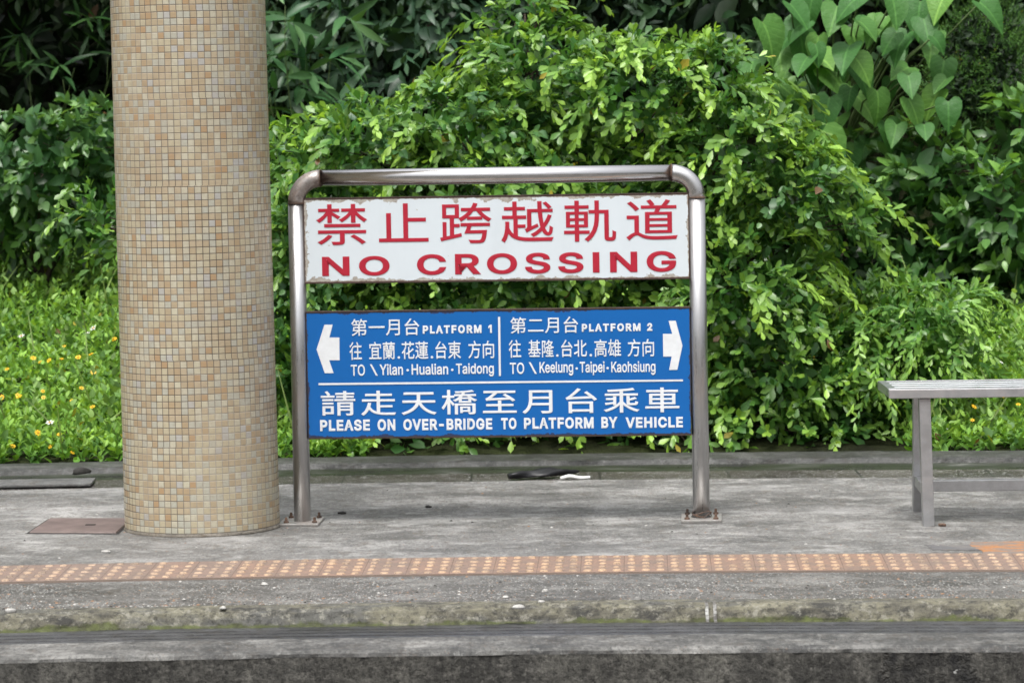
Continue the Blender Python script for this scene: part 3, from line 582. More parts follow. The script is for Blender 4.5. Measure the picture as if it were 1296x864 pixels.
def sign():
    t = thing('platform_sign', 'stainless tube frame holding a white no-crossing board over a blue direction board', 'sign', tuple(SA), SANG)
    r = .029; top = 1.189; er = .085
    for k, x in enumerate((0.0, SW)):
        bm = bmesh.new(); s = 1 if k == 0 else -1
        xt = x + (.002 if k == 0 else -.003)
        add_tube(bm, [(x, 0, .006), (x + (xt - x) * .5, 0, .55), (xt, 0, top - er - .002)], r, 28)
        obj('post', bm, M['post'], t, True)
        bm = bmesh.new()
        add_tube(bm, [(xt + s * er * (1 - math.cos(a)), 0, top - er + er * math.sin(a)) for a in np.linspace(0, PI / 2, 11)], r + .0004, 28)
        e = obj('elbow', bm, M['elbow'] if k == 0 else M['elbow_clean'], t, True)
        if k == 0: tag(e, 'rusty elbow')
        # weld beads at both ends of the bend
        for (c, ax) in (((xt, 0, top - er), 0), ((xt + s * er, 0, top), 1)):
            bm = bmesh.new()
            ring = [(c[0] + (r + .001) * math.cos(a) * (1 - ax), (r + .001) * (math.sin(a)), c[2] + (r + .001) * math.cos(a) * ax) for a in np.linspace(0, 2 * PI, 29)]
            add_tube(bm, ring, .0018, 6, False)
            obj('weld_bead', bm, M['bolt'], t, True)
        bm = bmesh.new(); add_box(bm, (x + (-.004 if k == 0 else .0), 0.01, .005), (.138, .19, .009), None, .0015)
        pl = obj('base_plate', bm, M['plate'], t)
        for bx in (-1, 1):
            for by in (-1, 1):
                bm = bmesh.new(); c = (x + bx * .049, .01 + by * .068, .009)
                add_lathe(bm, [(.009, 0), (.009, .007), (.005, .008), (.0045, .018), (.003, .020)], 6, c)
                obj('bolt', bm, M['bolt'], pl)
        if k == 1:
            bm = bmesh.new()
            for q in range(3):
                ring = [(x + (r + .004 + .002 * math.sin(3 * a + q)) * math.cos(a), (r + .004) * math.sin(a), .014 + q * .006 + .006 * math.sin(a * 2 + q * 1.7)) for a in np.linspace(0, 2 * PI, 31)]
                add_tube(bm, ring, .0016, 5, False)
            obj('wire_tie', bm, M['bolt'], t, True)
    bm = bmesh.new(); add_tube(bm, [(er + .002, 0, top), (SW / 2, 0, top), (SW - er - .003, 0, top)], r, 32)
    obj('top_rail', bm, M['rail'], t, True)
    x0, x1 = r - .001, SW - r - .001
    for nm, z0, z1, ma in (('warning_panel', .832, 1.118, 'a'), ('direction_panel', .297, .729, 'b')):
        W = x1 - x0; Hh = z1 - z0
        if ma == 'a': mat = mat_panel('white_enamel', (.61, .665, .70), (.40, .375, .33), (.10, .06, .045), W, Hh, (x0 + x1) / 2, (z0 + z1) / 2, .023, True)
        else: mat = mat_panel('blue_enamel', (.004, .112, .38), (.012, .03, .10), (.035, .03, .035), W, Hh, (x0 + x1) / 2, (z0 + z1) / 2, .012, False)
        bm = bmesh.new(); add_box(bm, ((x0 + x1) / 2, 0, (z0 + z1) / 2), (W - .001, .030, Hh))
        p = obj(nm, bm, mat, t)
        bm = bmesh.new()
        for zz in (z0, z1): add_box(bm, ((x0 + x1) / 2, .001, zz + (-.002 if zz == z0 else .002)), (W, .035, .0038))
        obj('rim', bm, M['trim'], p)
        yl = -.0162
        if ma == 'a':
            it = [fit('禁止跨越軌道', L1(262, 522), L2(1025, 267), .006, 1.265)]
            it += [fit('NO', L1(293, 690), L1(660, 577), .023, 1.2), fit('CROSSING', L1(812, 684), L2(1018, 550), .023, 1.2)]
            letter_part('lettering', it, M['red'], p, yl)
        else:
            B = .008
            it = [fit('第一月台', L3(452, 195), L3(822, 98), .006, 1.02), fit('PLATFORM 1', L3(843, 183), L3(1220, 133), .042, 1.25),
                  fit('往', L3(443, 326), L3(509, 227), B), fit('宜蘭', L3(550, 324), L3(690, 226), B), fit('花蓮', L3(728, 322), L3(872, 224), B),
                  fit('台東', L3(912, 320), L3(1051, 222), B), fit('方向', L3(1092, 318), L3(1232, 220), B),
                  fit('TO', L3(450, 413), L3(526, 351), .012), fit('Yilan', L3(607, 410), L3(734, 347), .016), fit('Hualian', L3(782, 408), L3(981, 345), .016), fit('Taidong', L3(1025, 418), L3(1231, 342), .016),
                  fit('第二月台', L4(112, 182), L4(482, 88), .006, 1.02), fit('PLATFORM 2', L4(503, 172), L4(888, 124), .042, 1.25),
                  fit('往', L4(104, 314), L4(170, 216), B), fit('基隆', L4(210, 312), L4(350, 216), B), fit('台北', L4(390, 310), L4(530, 214), B),
                  fit('高雄', L4(572, 309), L4(716, 212), B), fit('方向', L4(754, 308), L4(897, 210), B),
                  fit('TO', L4(110, 403), L4(187, 340), .012), fit('Keelung', L4(272, 413), L4(455, 335), .016), fit('Taipei', L4(492, 410), L4(627, 333), .016), fit('Kaohsiung', L4(664, 410), L4(905, 331), .016),
                  fit('請走天橋至月台乘車', L3(287, 632), L4(1035, 474), .008, 1.18),
                  fit('PLEASE', L3(282, 715), L3(553, 650), .036, 1.12), fit('ON', L3(596, 713), L3(692, 648), .036, 1.12), fit('OVER-BRIDGE', L3(737, 711), L3(1222, 643), .036, 1.12),
                  fit('TO', L4(62, 705), L4(145, 641), .036, 1.12), fit('PLATFORM', L4(187, 703), L4(567, 637), .036, 1.12), fit('BY', L4(610, 698), L4(698, 636), .036, 1.12), fit('VEHICLE', L4(742, 698), L4(1055, 635), .036, 1.12)]
            def dot(Lf, x, y, q=7): return poly([Lf(x + q * math.cos(a), y + q * math.sin(a)) for a in np.linspace(0, 2 * PI, 11)[:-1]])
            it += [dot(L3, 712, 312), dot(L3, 893, 310), dot(L4, 369, 301), dot(L4, 552, 299), dot(L3, 760, 381), dot(L3, 1004, 379), dot(L4, 475, 372), dot(L4, 644, 370)]
            it += [poly([L3(553, 349), L3(564, 349), L3(597, 411), L3(586, 411)]), poly([L4(212, 338), L4(223, 338), L4(257, 401), L4(246, 401)])]
            letter_part('lettering', it, M['white'], p, yl)
            letter_part('divider_line', [poly([L3(1254, 90), L3(1266, 90), L3(1270, 413), L3(1259, 413)]), poly([L3(273, 452), L4(1056, 432), L4(1056, 442), L3(273, 463)])], M['white'], p, yl - .0002)
            for k, pts in enumerate(([L3(*q) for q in ((262, 268), (305, 133), (350, 133), (332, 203), (387, 203), (388, 327), (331, 327), (355, 397), (307, 398))],
                                     [L4(*q) for q in ((1053, 247), (1016, 111), (977, 112), (997, 183), (946, 183), (948, 307), (994, 307), (980, 380), (1025, 379))])):
                n = len(pts); tri = [(pts[0][0], 0, pts[0][1])] + [(q[0], 0, q[1]) for q in pts[1:]]
                letter_part('arrow', [(tri, [tuple(range(n))])], M['white'], p, yl)
sign()

# ------------------------------------------------------------------ bench
def bench():
    x0, y0, y1, zt, Lb = 1.255, 11.02, 11.375, .462, 1.75
    sl = -.03
    t = thing('metal_bench', 'backless bench of dull stainless box section with a slatted seat, by the right edge', 'bench', (x0, 0, 0))
    def Y(x, y): return y + sl * x
    def bar(name, p, q, wy, hz, mat, bev=.002):
        p, q = Vector(p), Vector(q); d = q - p
        bm = bmesh.new(); up_ = abs(d.z) > .8 * d.length
        add_box(bm, (0, 0, 0), (wy, hz, d.length) if up_ else (d.length, wy, hz), None, bev)
        rot = Vector((0, 0, 1)).rotation_difference(d.normalized() * (1 if d.z > 0 else -1)) if up_ else d.to_track_quat('X', 'Z')
        bmesh.ops.transform(bm, matrix=Matrix.Translation((p + q) / 2) @ rot.to_matrix().to_4x4(), verts=bm.verts)
        return obj(name, bm, mat, t)
    bar('seat_rail', (0, Y(0, y0 + .012), zt - .015), (Lb, Y(Lb, y0 + .012), zt - .015), .024, .030, M['bench'])
    bar('seat_rail', (0, Y(0, y1 - .012), zt - .015), (Lb, Y(Lb, y1 - .012), zt - .015), .024, .030, M['bench'])
    for xx in (.014, Lb - .014):
        bar('end_rail', (xx, Y(xx, y0 + .0245), zt - .014), (xx, Y(xx, y1 - .0245), zt - .014), .028, .030, M['slat'])
    n = 4; gap = (y1 - y0 - .052) / n
    for k in range(n):
        y = y0 + .027 + (k + .5) * gap
        bar('slat', (.0285, Y(0, y), zt - .004), (Lb - .0285, Y(Lb, y), zt - .004), gap - .020, .007, M['slat'], .002)
    for xt, xb in ((.119, .131), (Lb - .119, Lb - .131)):
        s = 1 if xt < 1 else -1
        bar('leg', (xb, Y(xb, 11.058), 0), (xt, Y(xt, 11.05), zt - .031), .038, .040, M['bench'])
        bar('leg', (xb + s * .014, Y(xb, 11.45), 0), (xt + s * .018, Y(xt, 11.35), zt - .031), .038, .036, M['bench'])
        bar('side_stretcher', (xb + s * .004, Y(xb, 11.078), .110), (xb + s * .014, Y(xb, 11.42), .110), .032, .034, M['bench'])
    bar('stretcher', (.151, Y(.15, 11.25), .112), (Lb - .151, Y(Lb - .15, 11.25), .112), .032, .038, M['bench'])
    bm = bmesh.new(); add_box(bm, (.175, Y(.175, 11.04), .004), (.02, .02, .010), Euler((0, 0, .4)), .002)
    obj('foot_bolt', bm, M['bolt'], t)
bench()

# ------------------------------------------------------------------ small things on the platform
def manhole():
    q = [(-1.662, 11.236), (-1.350, 11.185), (-1.335, 11.575), (-1.641, 11.617)]
    c = Vector((sum(p[0] for p in q) / 4, sum(p[1] for p in q) / 4, 0))
    t = thing('inspection_cover', 'flat rusty brown inspection cover let into the concrete at the foot of the column', 'cover', tuple(c))
    def ring(s, z): return [(p[0] * 1 - c.x + (c.x - p[0]) * s, p[1] - c.y + (c.y - p[1]) * s, z) for p in q]
    pydata('frame', ring(-.03, .0015), [(0, 1, 2, 3)], M['recess'], t)
    bm = bmesh.new(); vs_ = [bm.verts.new(p) for p in ring(.03, .002)]; top = [bm.verts.new(p) for p in ring(.045, .0065)]
    bm.faces.new(top)
    for k in range(4): bm.faces.new((vs_[k], vs_[(k + 1) % 4], top[(k + 1) % 4], top[k]))
    pl = obj('plate', bm, M['cover'], t)
    bm = bmesh.new(); add_box(bm, (.03, -.01, .0075), (.035, .014, .003), None, .001); obj('lifting_slot', bm, M['recess'], pl)
manhole()

def drain_cover():
    bm = bmesh.new(); add_box(bm, (0, 0, .004), (.62, .2, .011), None, .003)
    o = obj('drain_slab', bm, M['slab']); o.location = (-1.93, 12.69, 0.003); o.rotation_euler = (0, 0, .03)
    tag(o, 'dark worn drain slab lying on the granite border at the far left', 'slab')
drain_cover()

def cloth():
    a, b = Vector((-.02, 12.60, .012)), Vector((.25, 12.73, .014)); d = b - a
    side = Vector((-d.y, d.x, 0)).normalized(); v, f = [], []; n, mseg = 28, 12
    for i in range(n + 1):
        s = i / n; wd = .030 * (math.sin(PI * min(1, s * 1.15 + .06)) ** .6) * (1 + .25 * math.sin(s * 17)) + .003
        hh = .017 * math.sin(PI * min(1, s * .9 + .1)) ** .5 * (1 + .3 * math.sin(s * 11 + 1)) + .002
        for k in range(mseg):
            an = 2 * PI * k / mseg + s * 2.5; rr = 1 + .28 * math.sin(3 * an + s * 9)
            v.append(tuple(a + d * s + side * (wd * rr * math.cos(an) + .01 * math.sin(s * 6)) + Vector((0, 0, max(-.008, hh * rr * math.sin(an))))))
    for i in range(n):
        for k in range(mseg): f.append((i * mseg + k, i * mseg + (k + 1) % mseg, (i + 1) * mseg + (k + 1) % mseg, (i + 1) * mseg + k))
    f += [tuple(range(mseg))[::-1], tuple(n * mseg + k for k in range(mseg))]
    o = pydata('folded_umbrella', v, f, M['blackcloth'], None, True); tag(o, 'thin black folded umbrella cloth dropped on the granite border behind the sign', 'umbrella')
    v, f = [], []
    for i in range(13):
        s = i / 12; x = .175 + .115 * s; wd = (.006 + .018 * math.sin(PI * s) ** .7) * (1.3 - .6 * s)
        zz = .006 + .010 * math.exp(-((s - .3) / .25) ** 2)
        for k in range(8):
            an = 2 * PI * k / 8; v.append((x, 12.545 + .03 * s + wd * math.cos(an), max(.002, zz + .007 * math.sin(an))))
    for i in range(12):
        for k in range(8): f.append((i * 8 + k, i * 8 + (k + 1) % 8, (i + 1) * 8 + (k + 1) % 8, (i + 1) * 8 + k))
    f += [tuple(range(8))[::-1], tuple(96 + k for k in range(8))]
    tag(pydata('plastic_scrap', v, f, M['whiteplastic'], None, True), 'small white plastic scrap lying by the black umbrella cloth', 'litter')
cloth()

def stone_mesh(seed, sx, sy, sz):
    r = random.Random(seed); bm = bmesh.new(); bmesh.ops.create_icosphere(bm, subdivisions=2, radius=1)
    ph = [r.uniform(0, 6) for _ in range(6)]
    for v in bm.verts:
        k = 1 + .18 * math.sin(3 * v.co.x + ph[0]) + .16 * math.sin(4 * v.co.y + ph[1]) + .12 * math.sin(5 * v.co.z + ph[2])
        v.co = Vector((v.co.x * sx, v.co.y * sy, max(v.co.z, -.5) * sz)) * k
    return bm
ST = [((656, 769), .014, 'stone', 'white chip of stone in the grit, largest of the chips below the sign'), ((685, 762), .008, 'stone', 'tiny round white pebble below the blue board'),
      ((135, 699), .012, 'stone', 'flat white chip at the far edge of the tactile strip below the column'), ((335, 740), .010, 'stone', 'white pebble in the grit below the left post'),
      ((282, 770), .009, 'stone', 'white pebble in front of the column by the cement step'), ((14, 774), .014, 'stone', 'cream stone on the cement step at the far left'),
      ((640, 756), .009, 'stone', 'grey white pebble beside the largest chip'), ((690, 748), .008, 'stone', 'pale pebble in the grit right of the largest chip'),
      ((433, 650), .012, 'darkstone', 'dark lump of dirt on the concrete right of the left post'), ((543, 642), .011, 'darkstone', 'dark twig end on the concrete under the blue board'),
      ((104, 602), .028, 'darkstone', 'dark flat lump of debris on the drain slab at the far left')]
def gpt(x, y, z=0.0):
    d = fw * FPX + ex * (x - 648) - ey * (y - 432); return CAMP + d * ((z - CAM_H) / d.z)
for i, (p, s, mk, lb) in enumerate(ST):
    o = obj('pebble', stone_mesh(i, s * 1.25, s * 1.1, s * .55), M[mk], None, True); g = gpt(*p); o.location = (g.x, g.y, s * .24 + (.011 if i == 10 else 0)); o.rotation_euler = (0, 0, i * 1.3)
    tag(o, lb, 'pebble', 'loose stones on the platform')
def grit():
    v, f, mi = [], [], []
    for i in range(1500):
        x = rng.uniform(-2, 2.2); yy = 9.52 + abs(rng.normal(0, .22)); yy = min(yy, 10.03) if rng.random() < .8 else rng.uniform(10.6, 12.4)
        s = rng.choice([.0016, .0022, .003, .0048], p=[.5, .3, .15, .05]); z = 0
        b = len(v); a0 = rng.uniform(0, 6)
        for k in range(5): v.append((x + s * 1.3 * math.cos(a0 + k * 1.257), yy + yc(x) + s * 1.1 * math.sin(a0 + k * 1.257), z + .0002))
        v.append((x, yy + yc(x), z + s * .8)); q = int(rng.choice([0, 1, 2], p=[.3, .35, .35]))
        for k in range(5): f.append((b + k, b + (k + 1) % 5, b + 5)); mi.append(q)
    o = pydata('grit', v, f, [M['stone'], M['darkstone'], mat_flat('brown_grit', (.25, .15, .09), .8)]); o.data.polygons.foreach_set('material_index', mi); tag(o, kind='stuff')
grit()

# ------------------------------------------------------------------ foliage
SHAPES = {   # rows of (t on the midrib, t on the margin, half width)
    'obovate': [(.18, .20, .42), (.48, .50, .86), (.76, .74, .95)],
    'ovate': [(.16, .14, .72), (.42, .42, 1.0), (.74, .74, .6)],
    'lance': [(.2, .2, .7), (.5, .5, 1.0), (.8, .8, .55)],
    'heart': [(.03, -.15, .42), (.10, -.10, .80), (.22, .06, 1.0), (.40, .30, 1.0), (.58, .53, .82), (.75, .73, .54), (.89, .88, .24)],
    'needle': [(.3, .3, 1.0)],
}
def unit(a): return a / np.maximum(np.linalg.norm(a, axis=-1, keepdims=True), 1e-9)
def leaf_arrays(P, A, N, L, W, C, shape='obovate', fold=.25, curl=.15):
    st = SHAPES[shape]; n = len(P)
    P, A, N, C = (np.asarray(q, float) for q in (P, A, N, C)); L = np.asarray(L, float).reshape(n, 1); W = np.asarray(W, float).reshape(n, 1)
    fold = np.asarray(fold, float) if np.ndim(fold) else np.full(n, fold); curl = np.asarray(curl, float) if np.ndim(curl) else np.full(n, curl)
    fold = fold.reshape(n, 1); curl = curl.reshape(n, 1)
    A = unit(A); N = unit(N - A * (N * A).sum(1, keepdims=True)); S = np.cross(A, N)
    vs_ = [P]; uv = [(.5, 0)]
    for tm, ts, wd in st:
        mid = P + A * L * tm - N * curl * L * tm * tm
        sd_ = P + A * L * ts - N * curl * L * ts * abs(ts) + N * fold * W * wd * .5
        vs_ += [mid, sd_ - S * W * wd * .5, sd_ + S * W * wd * .5]; uv += [(.5, tm), (.5 - .5 * wd, ts), (.5 + .5 * wd, ts)]
    vs_.append(P + A * L - N * curl * L); uv.append((.5, 1))
    V = np.stack(vs_, 1); k = V.shape[1]
    q = [[0, 1, 2, 0], [0, 3, 1, 0]]
    fc = [(0, 1, 2), (0, 3, 1)]
    for i in range(len(st) - 1):
        m0, l0, r_0 = 1 + 3 * i, 2 + 3 * i, 3 + 3 * i
        fc += [(m0, m0 + 3, l0 + 3, l0), (m0, r_0, r_0 + 3, m0 + 3)]
    m0 = 1 + 3 * (len(st) - 1); fc += [(m0, k - 1, m0 + 1), (m0, m0 + 2, k - 1)]
    return V, fc, np.array(uv), C
def leaf_object(name, batches, mat, parent=None):
    Vs, loops, starts, totals, uvs, cols = [], [], [], [], [], []; vb = 0; lb = 0
    for V, fc, uv, C in batches:
        n, k, _ = V.shape
        if n == 0: continue
        Vs.append(V.reshape(-1, 3)); cols.append(np.repeat(np.concatenate([C, np.ones((n, 1))], 1), k, 0))
        pat = np.concatenate([np.array(f_) for f_ in fc]); tot = np.array([len(f_) for f_ in fc]); sta = np.concatenate([[0], np.cumsum(tot)[:-1]])
        base = (np.arange(n) * k)[:, None]
        loops.append((base + pat[None] + vb).ravel()); starts.append((np.arange(n)[:, None] * len(pat) + sta[None] + lb).ravel()); totals.append(np.tile(tot, n))
        uvs.append(np.tile(uv[pat], (n, 1)))
        vb += n * k; lb += n * len(pat)
    V = np.concatenate(Vs); lp = np.concatenate(loops); stt = np.concatenate(starts); tt = np.concatenate(totals)
    me = bpy.data.meshes.new(name); me.vertices.add(len(V)); me.vertices.foreach_set('co', V.astype('f').ravel())
    me.loops.add(len(lp)); me.loops.foreach_set('vertex_index', lp.astype('i'))
    me.polygons.add(len(stt)); me.polygons.foreach_set('loop_start', stt.astype('i')); me.polygons.foreach_set('loop_total', tt.astype('i'))
    me.polygons.foreach_set('use_smooth', np.ones(len(stt), bool))
    ul = me.uv_layers.new(name='UVMap'); ul.data.foreach_set('uv', np.concatenate(uvs).astype('f').ravel())
    ca = me.attributes.new('leaf_tint', 'FLOAT_COLOR', 'POINT'); ca.data.foreach_set('color', np.concatenate(cols).astype('f').ravel())
    me.update(calc_edges=True); me.validate()
    return link(name, me, mat, parent)

UP = np.array([0, 0, 1.0])
def shoots(starts, dirs, length, nleaf, L, W, c_old, c_young, shape, droop=.5, spread=1.0, face=.6, jitter=.35, fold=.25, curl=.15, tipshrink=.45, pairs=False, out=None, lnorm=None):
    """leafy shoots: leaves set spirally along short bending twigs, smaller and paler towards the growing tip"""
    n = len(starts); P, A, N, LL, WW, CC = [], [], [], [], [], []
    starts = np.asarray(starts, float); dirs = unit(np.asarray(dirs, float)); length = np.broadcast_to(np.asarray(length, float), (n,))
    side = unit(np.cross(dirs, UP) + 1e-4); up2 = np.cross(side, dirs)
    phase = rng.uniform(0, 2 * PI, n); age = rng.uniform(0, 1, n)
    for j in range(nleaf):
        s = (j + .6 + rng.uniform(-.2, .2, n)) / nleaf
        pos = starts + dirs * (length * s)[:, None] - UP * (droop * length * s * s)[:, None]
        tan = unit(dirs - UP * (2 * droop * s)[:, None])
        ang = phase + (j * 2.4 if not pairs else (j // 2) * PI / 2 + (j % 2) * PI)
        rad = side * np.cos(ang)[:, None] + up2 * np.sin(ang)[:, None]
        sp = spread * (1.1 - .75 * s)
        ax = unit(tan + rad * sp[:, None] + rng.normal(0, jitter * .4, (n, 3)))
        nn = UP * face + (rad * -.25 + tan * .45) + rng.normal(0, jitter, (n, 3))
        if lnorm is not None: nn = nn + lnorm * .5
        sz = (1 - tipshrink * s) * rng.uniform(.75, 1.15, n)
        P.append(pos); A.append(ax); N.append(nn); LL.append(L * sz); WW.append(W * sz * rng.uniform(.85, 1.15, n))
        yy = np.clip(s ** 1.5 * (.25 + 1.0 * age) + rng.normal(0, .12, n), 0, 1)[:, None]
        cc = (np.array(c_old) * (1 - yy) + np.array(c_young) * yy) * rng.uniform(.75, 1.2, (n, 1))
        sick = rng.random(n); cc[sick < .005] = (.34, .29, .04); cc[sick < .0015] = (.12, .065, .025)
        CC.append(cc)
    cat = np.concatenate
    keep = rng.random(n * nleaf) > .08
    return leaf_arrays(cat(P)[keep], cat(A)[keep], cat(N)[keep], cat(LL)[keep], cat(WW)[keep], cat(CC)[keep], shape, rng.uniform(.3 * fold, 1.6 * fold, keep.sum()), rng.uniform(-.2 * curl, 2 * curl, keep.sum()))

def lobe_points(lobes, dens, backcut=.65, inset=.82):
    """points on the outside of a union of ellipsoids; returns start points and outward normals"""
    P, N = [], []
    for i, (c, r) in enumerate(lobes):
        c, r = np.array(c), np.array(r)
        area = 4 * PI * ((((r[0] * r[1]) ** 1.6 + (r[0] * r[2]) ** 1.6 + (r[1] * r[2]) ** 1.6) / 3) ** (1 / 1.6))
        k = int(area * dens); d = unit(rng.normal(0, 1, (k, 3)))
        lump = 1 + .12 * np.sin(d[:, 0] * 7 + i) * np.sin(d[:, 2] * 6 + 2 * i) + rng.normal(0, .05, k)
        p = c + d * r * (inset * lump)[:, None]; nn = unit(d / r)
        ok = (nn[:, 1] < .2) | (rng.random(k) > backcut)
        for j, (c2, r2) in enumerate(lobes):
            if j != i: ok &= (((p - np.array(c2)) / np.array(r2)) ** 2).sum(1) > .62
        P.append(p[ok]); N.append(nn[ok])
    return np.concatenate(P), np.concatenate(N)
def lobe_volume(lobes, n, lo=.0, hi=.85):
    P = []
    vol = np.array([np.prod(r) for _, r in lobes]); vol = vol / vol.sum()
    for (c, r), q in zip(lobes, vol):
        k = max(1, int(n * q)); d = unit(rng.normal(0, 1, (k, 3))); rad = (lo ** 3 + (hi ** 3 - lo ** 3) * rng.random(k)) ** (1 / 3)
        P.append(np.array(c) + d * np.array(r) * rad[:, None])
    return np.concatenate(P)
def loose(P, L, W, c, shape, face=.5, jit=.7, fold=.25, curl=.2, down=0.0):
    n = len(P); A = rng.normal(0, 1, (n, 3)); A[:, 2] -= down; N = UP * face + rng.normal(0, jit, (n, 3)) + np.array([0, -.3, 0])
    s = rng.uniform(.7, 1.2, n)
    return leaf_arrays(P, A, N, L * s, W * s, np.array(c) * rng.uniform(.6, 1.3, (n, 1)), shape, fold, curl)
def px_lobe(x, y, D, rx, ry, rd):    # a lobe from its place and size in the photo
    k = D / FPX; p = at(x, y, D); return (tuple(p), (rx * k, rd, ry * k))
def branches(paths, parent, name='branch', mat=None):
    bm = bmesh.new()
    for pts, r_a, r_b in paths:
        n = len(pts); add_tube(bm, pts, [r_a + (r_b - r_a) * i / (n - 1) for i in range(n)], 6, True)
    return obj(name, bm, mat or M['bark'], parent, True)
def limb(a, b, sag=.1, n=6, w=.04):
    a, b = Vector(a), Vector(b); r = random.Random(int(abs(a.x * 991 + b.z * 77 + b.x * 313)))
    return [a.lerp(b, i / (n - 1)) + Vector((r.uniform(-w, w), r.uniform(-w, w), sag * math.sin(PI * i / (n - 1)))) * (0 if i in (0, n - 1) else 1) for i in range(n)]

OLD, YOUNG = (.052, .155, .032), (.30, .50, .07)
def shrub(name, label, lobes, dens, nin, root, L=.066, W=.034, old=OLD, young=YOUNG, shape='obovate', mat='leaf', length=(.14, .30), nleaf=11, droop=.35, outw=.8, upw=.35, cat='shrub', group=None, inner=None, extra=None, face=.6, part='foliage', tipshrink=.4, back=.65, sprays=0, vine=None):
    z0 = ground_z(root[0], root[1]); t = thing(name, label, cat, (root[0], root[1], z0), 0, group); o = np.array([root[0], root[1], z0])
    P, N = lobe_points(lobes, dens, back)
    ok = P[:, 2] > np.minimum(z0 - .02, .015 + .05 * (P[:, 1] - 13.4)); P, N = P[ok], N[ok]
    ln = rng.uniform(*length, len(P)); D = N * outw + UP * upw + rng.normal(0, .35, P.shape)
    b = [shoots(P - o, D, ln, nleaf, L, W, old, young, shape, droop, face=face, lnorm=N, tipshrink=tipshrink)]
    if sprays:                       # long arching sprays that hang out over the mass
        ok = np.where((N[:, 2] > -.25) & (N[:, 1] < .35))[0]; k = rng.choice(ok, min(sprays, len(ok)), replace=False)
        b.append(shoots(P[k] - o, N[k] * .9 + UP * .45 + rng.normal(0, .3, (len(k), 3)), rng.uniform(.28, .48, len(k)), 20, L * 1.05, W, old, young, shape, .75, face=face, lnorm=N[k], tipshrink=.3))
    if vine:                         # a creeper with pointed bluish leaves over part of it
        Pv, Nv = lobe_points([lobes[q] for q in vine], dens * .5, .9, .95)
        b.append(shoots(Pv - o, Nv + UP * .1 + rng.normal(0, .4, Pv.shape), .2, 6, L * .85, W * 1.25, (.055, .15, .05), (.15, .30, .085), 'ovate', .5, face=face, lnorm=Nv))
    Q = lobe_volume(lobes, nin); Q = Q[Q[:, 2] > min(z0, .04)]
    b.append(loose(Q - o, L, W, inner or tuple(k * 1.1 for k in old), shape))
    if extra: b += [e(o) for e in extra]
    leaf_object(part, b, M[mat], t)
    ps = []
    rv = Vector((0, 0, 0))
    for c, r in lobes:
        e = Vector(c) - Vector(o); ps.append((limb((random.uniform(-.08, .08), random.uniform(-.05, .05), -.03), e, .08), .016, .005))
        for q in range(5):
            d = Vector(unit(rng.normal(0, 1, 3))); tip = e + Vector((d.x * r[0], -abs(d.y) * r[1], d.z * r[2])) * .85
            ps.append((limb(e * .8, tip, .05), .006, .002))
    branches(ps, t)
    return t

hedge = [px_lobe(664, 18, 14.3, 20, 30, .15), px_lobe(668, 55, 14.3, 30, 40, .2), px_lobe(690, 100, 14.2, 60, 50, .3), px_lobe(590, 172, 14.25, 110, 55, .45), px_lobe(480, 192, 14.2, 80, 48, .4), px_lobe(405, 220, 14.2, 55, 45, .35),
         px_lobe(800, 125, 14.2, 115, 58, .45), px_lobe(895, 115, 14.1, 48, 48, .35), px_lobe(930, 195, 14.0, 70, 70, .45), px_lobe(1000, 245, 14.0, 58, 42, .35), px_lobe(1055, 278, 13.95, 38, 22, .2), px_lobe(660, 290, 14.3, 270, 125, .7),
         px_lobe(560, 465, 14.3, 190, 112, .62), px_lobe(760, 465, 14.3, 190, 112, .62), px_lobe(930, 360, 14.0, 92, 80, .55), px_lobe(985, 470, 14.0, 112, 88, .5), px_lobe(520, 545, 13.8, 130, 30, .25), px_lobe(690, 540, 13.85, 130, 34, .25), px_lobe(850, 545, 13.8, 120, 30, .25), px_lobe(985, 545, 13.75, 130, 26, .22)]
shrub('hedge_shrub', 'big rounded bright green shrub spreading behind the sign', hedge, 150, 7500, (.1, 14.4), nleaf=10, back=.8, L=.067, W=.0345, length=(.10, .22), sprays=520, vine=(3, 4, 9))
left = [px_lobe(400, 310, 14.0, 48, 90, .3), px_lobe(390, 440, 14.0, 45, 110, .3), px_lobe(250, 300, 14.2, 90, 55, .3), px_lobe(135, 285, 14.1, 28, 24, .15), px_lobe(300, 420, 14.2, 35, 90, .25)]
shrub('trailing_shrub', 'low trailing shrub whose branch tips show left of the tiled column', left, 125, 1600, (-1.0, 14.2), L=.060, W=.034, young=(.24, .42, .06), back=.8, nleaf=9, length=(.12, .24), sprays=60, vine=(0, 1))
right = [px_lobe(1170, 415, 13.95, 62, 34, .3), px_lobe(1095, 430, 14.0, 60, 48, .3), px_lobe(1070, 530, 13.95, 80, 40, .3), px_lobe(1140, 480, 13.9, 60, 48, .25), px_lobe(1190, 455, 13.9, 36, 36, .2)]
shrub('spreading_shrub', 'low arching green shrub leaning out to the right, behind the bench end', right, 150, 1300, (1.5, 14.4), L=.060, W=.025, droop=.7, old=(.07, .19, .035), young=(.28, .48, .085), back=.8, nleaf=10, sprays=230)

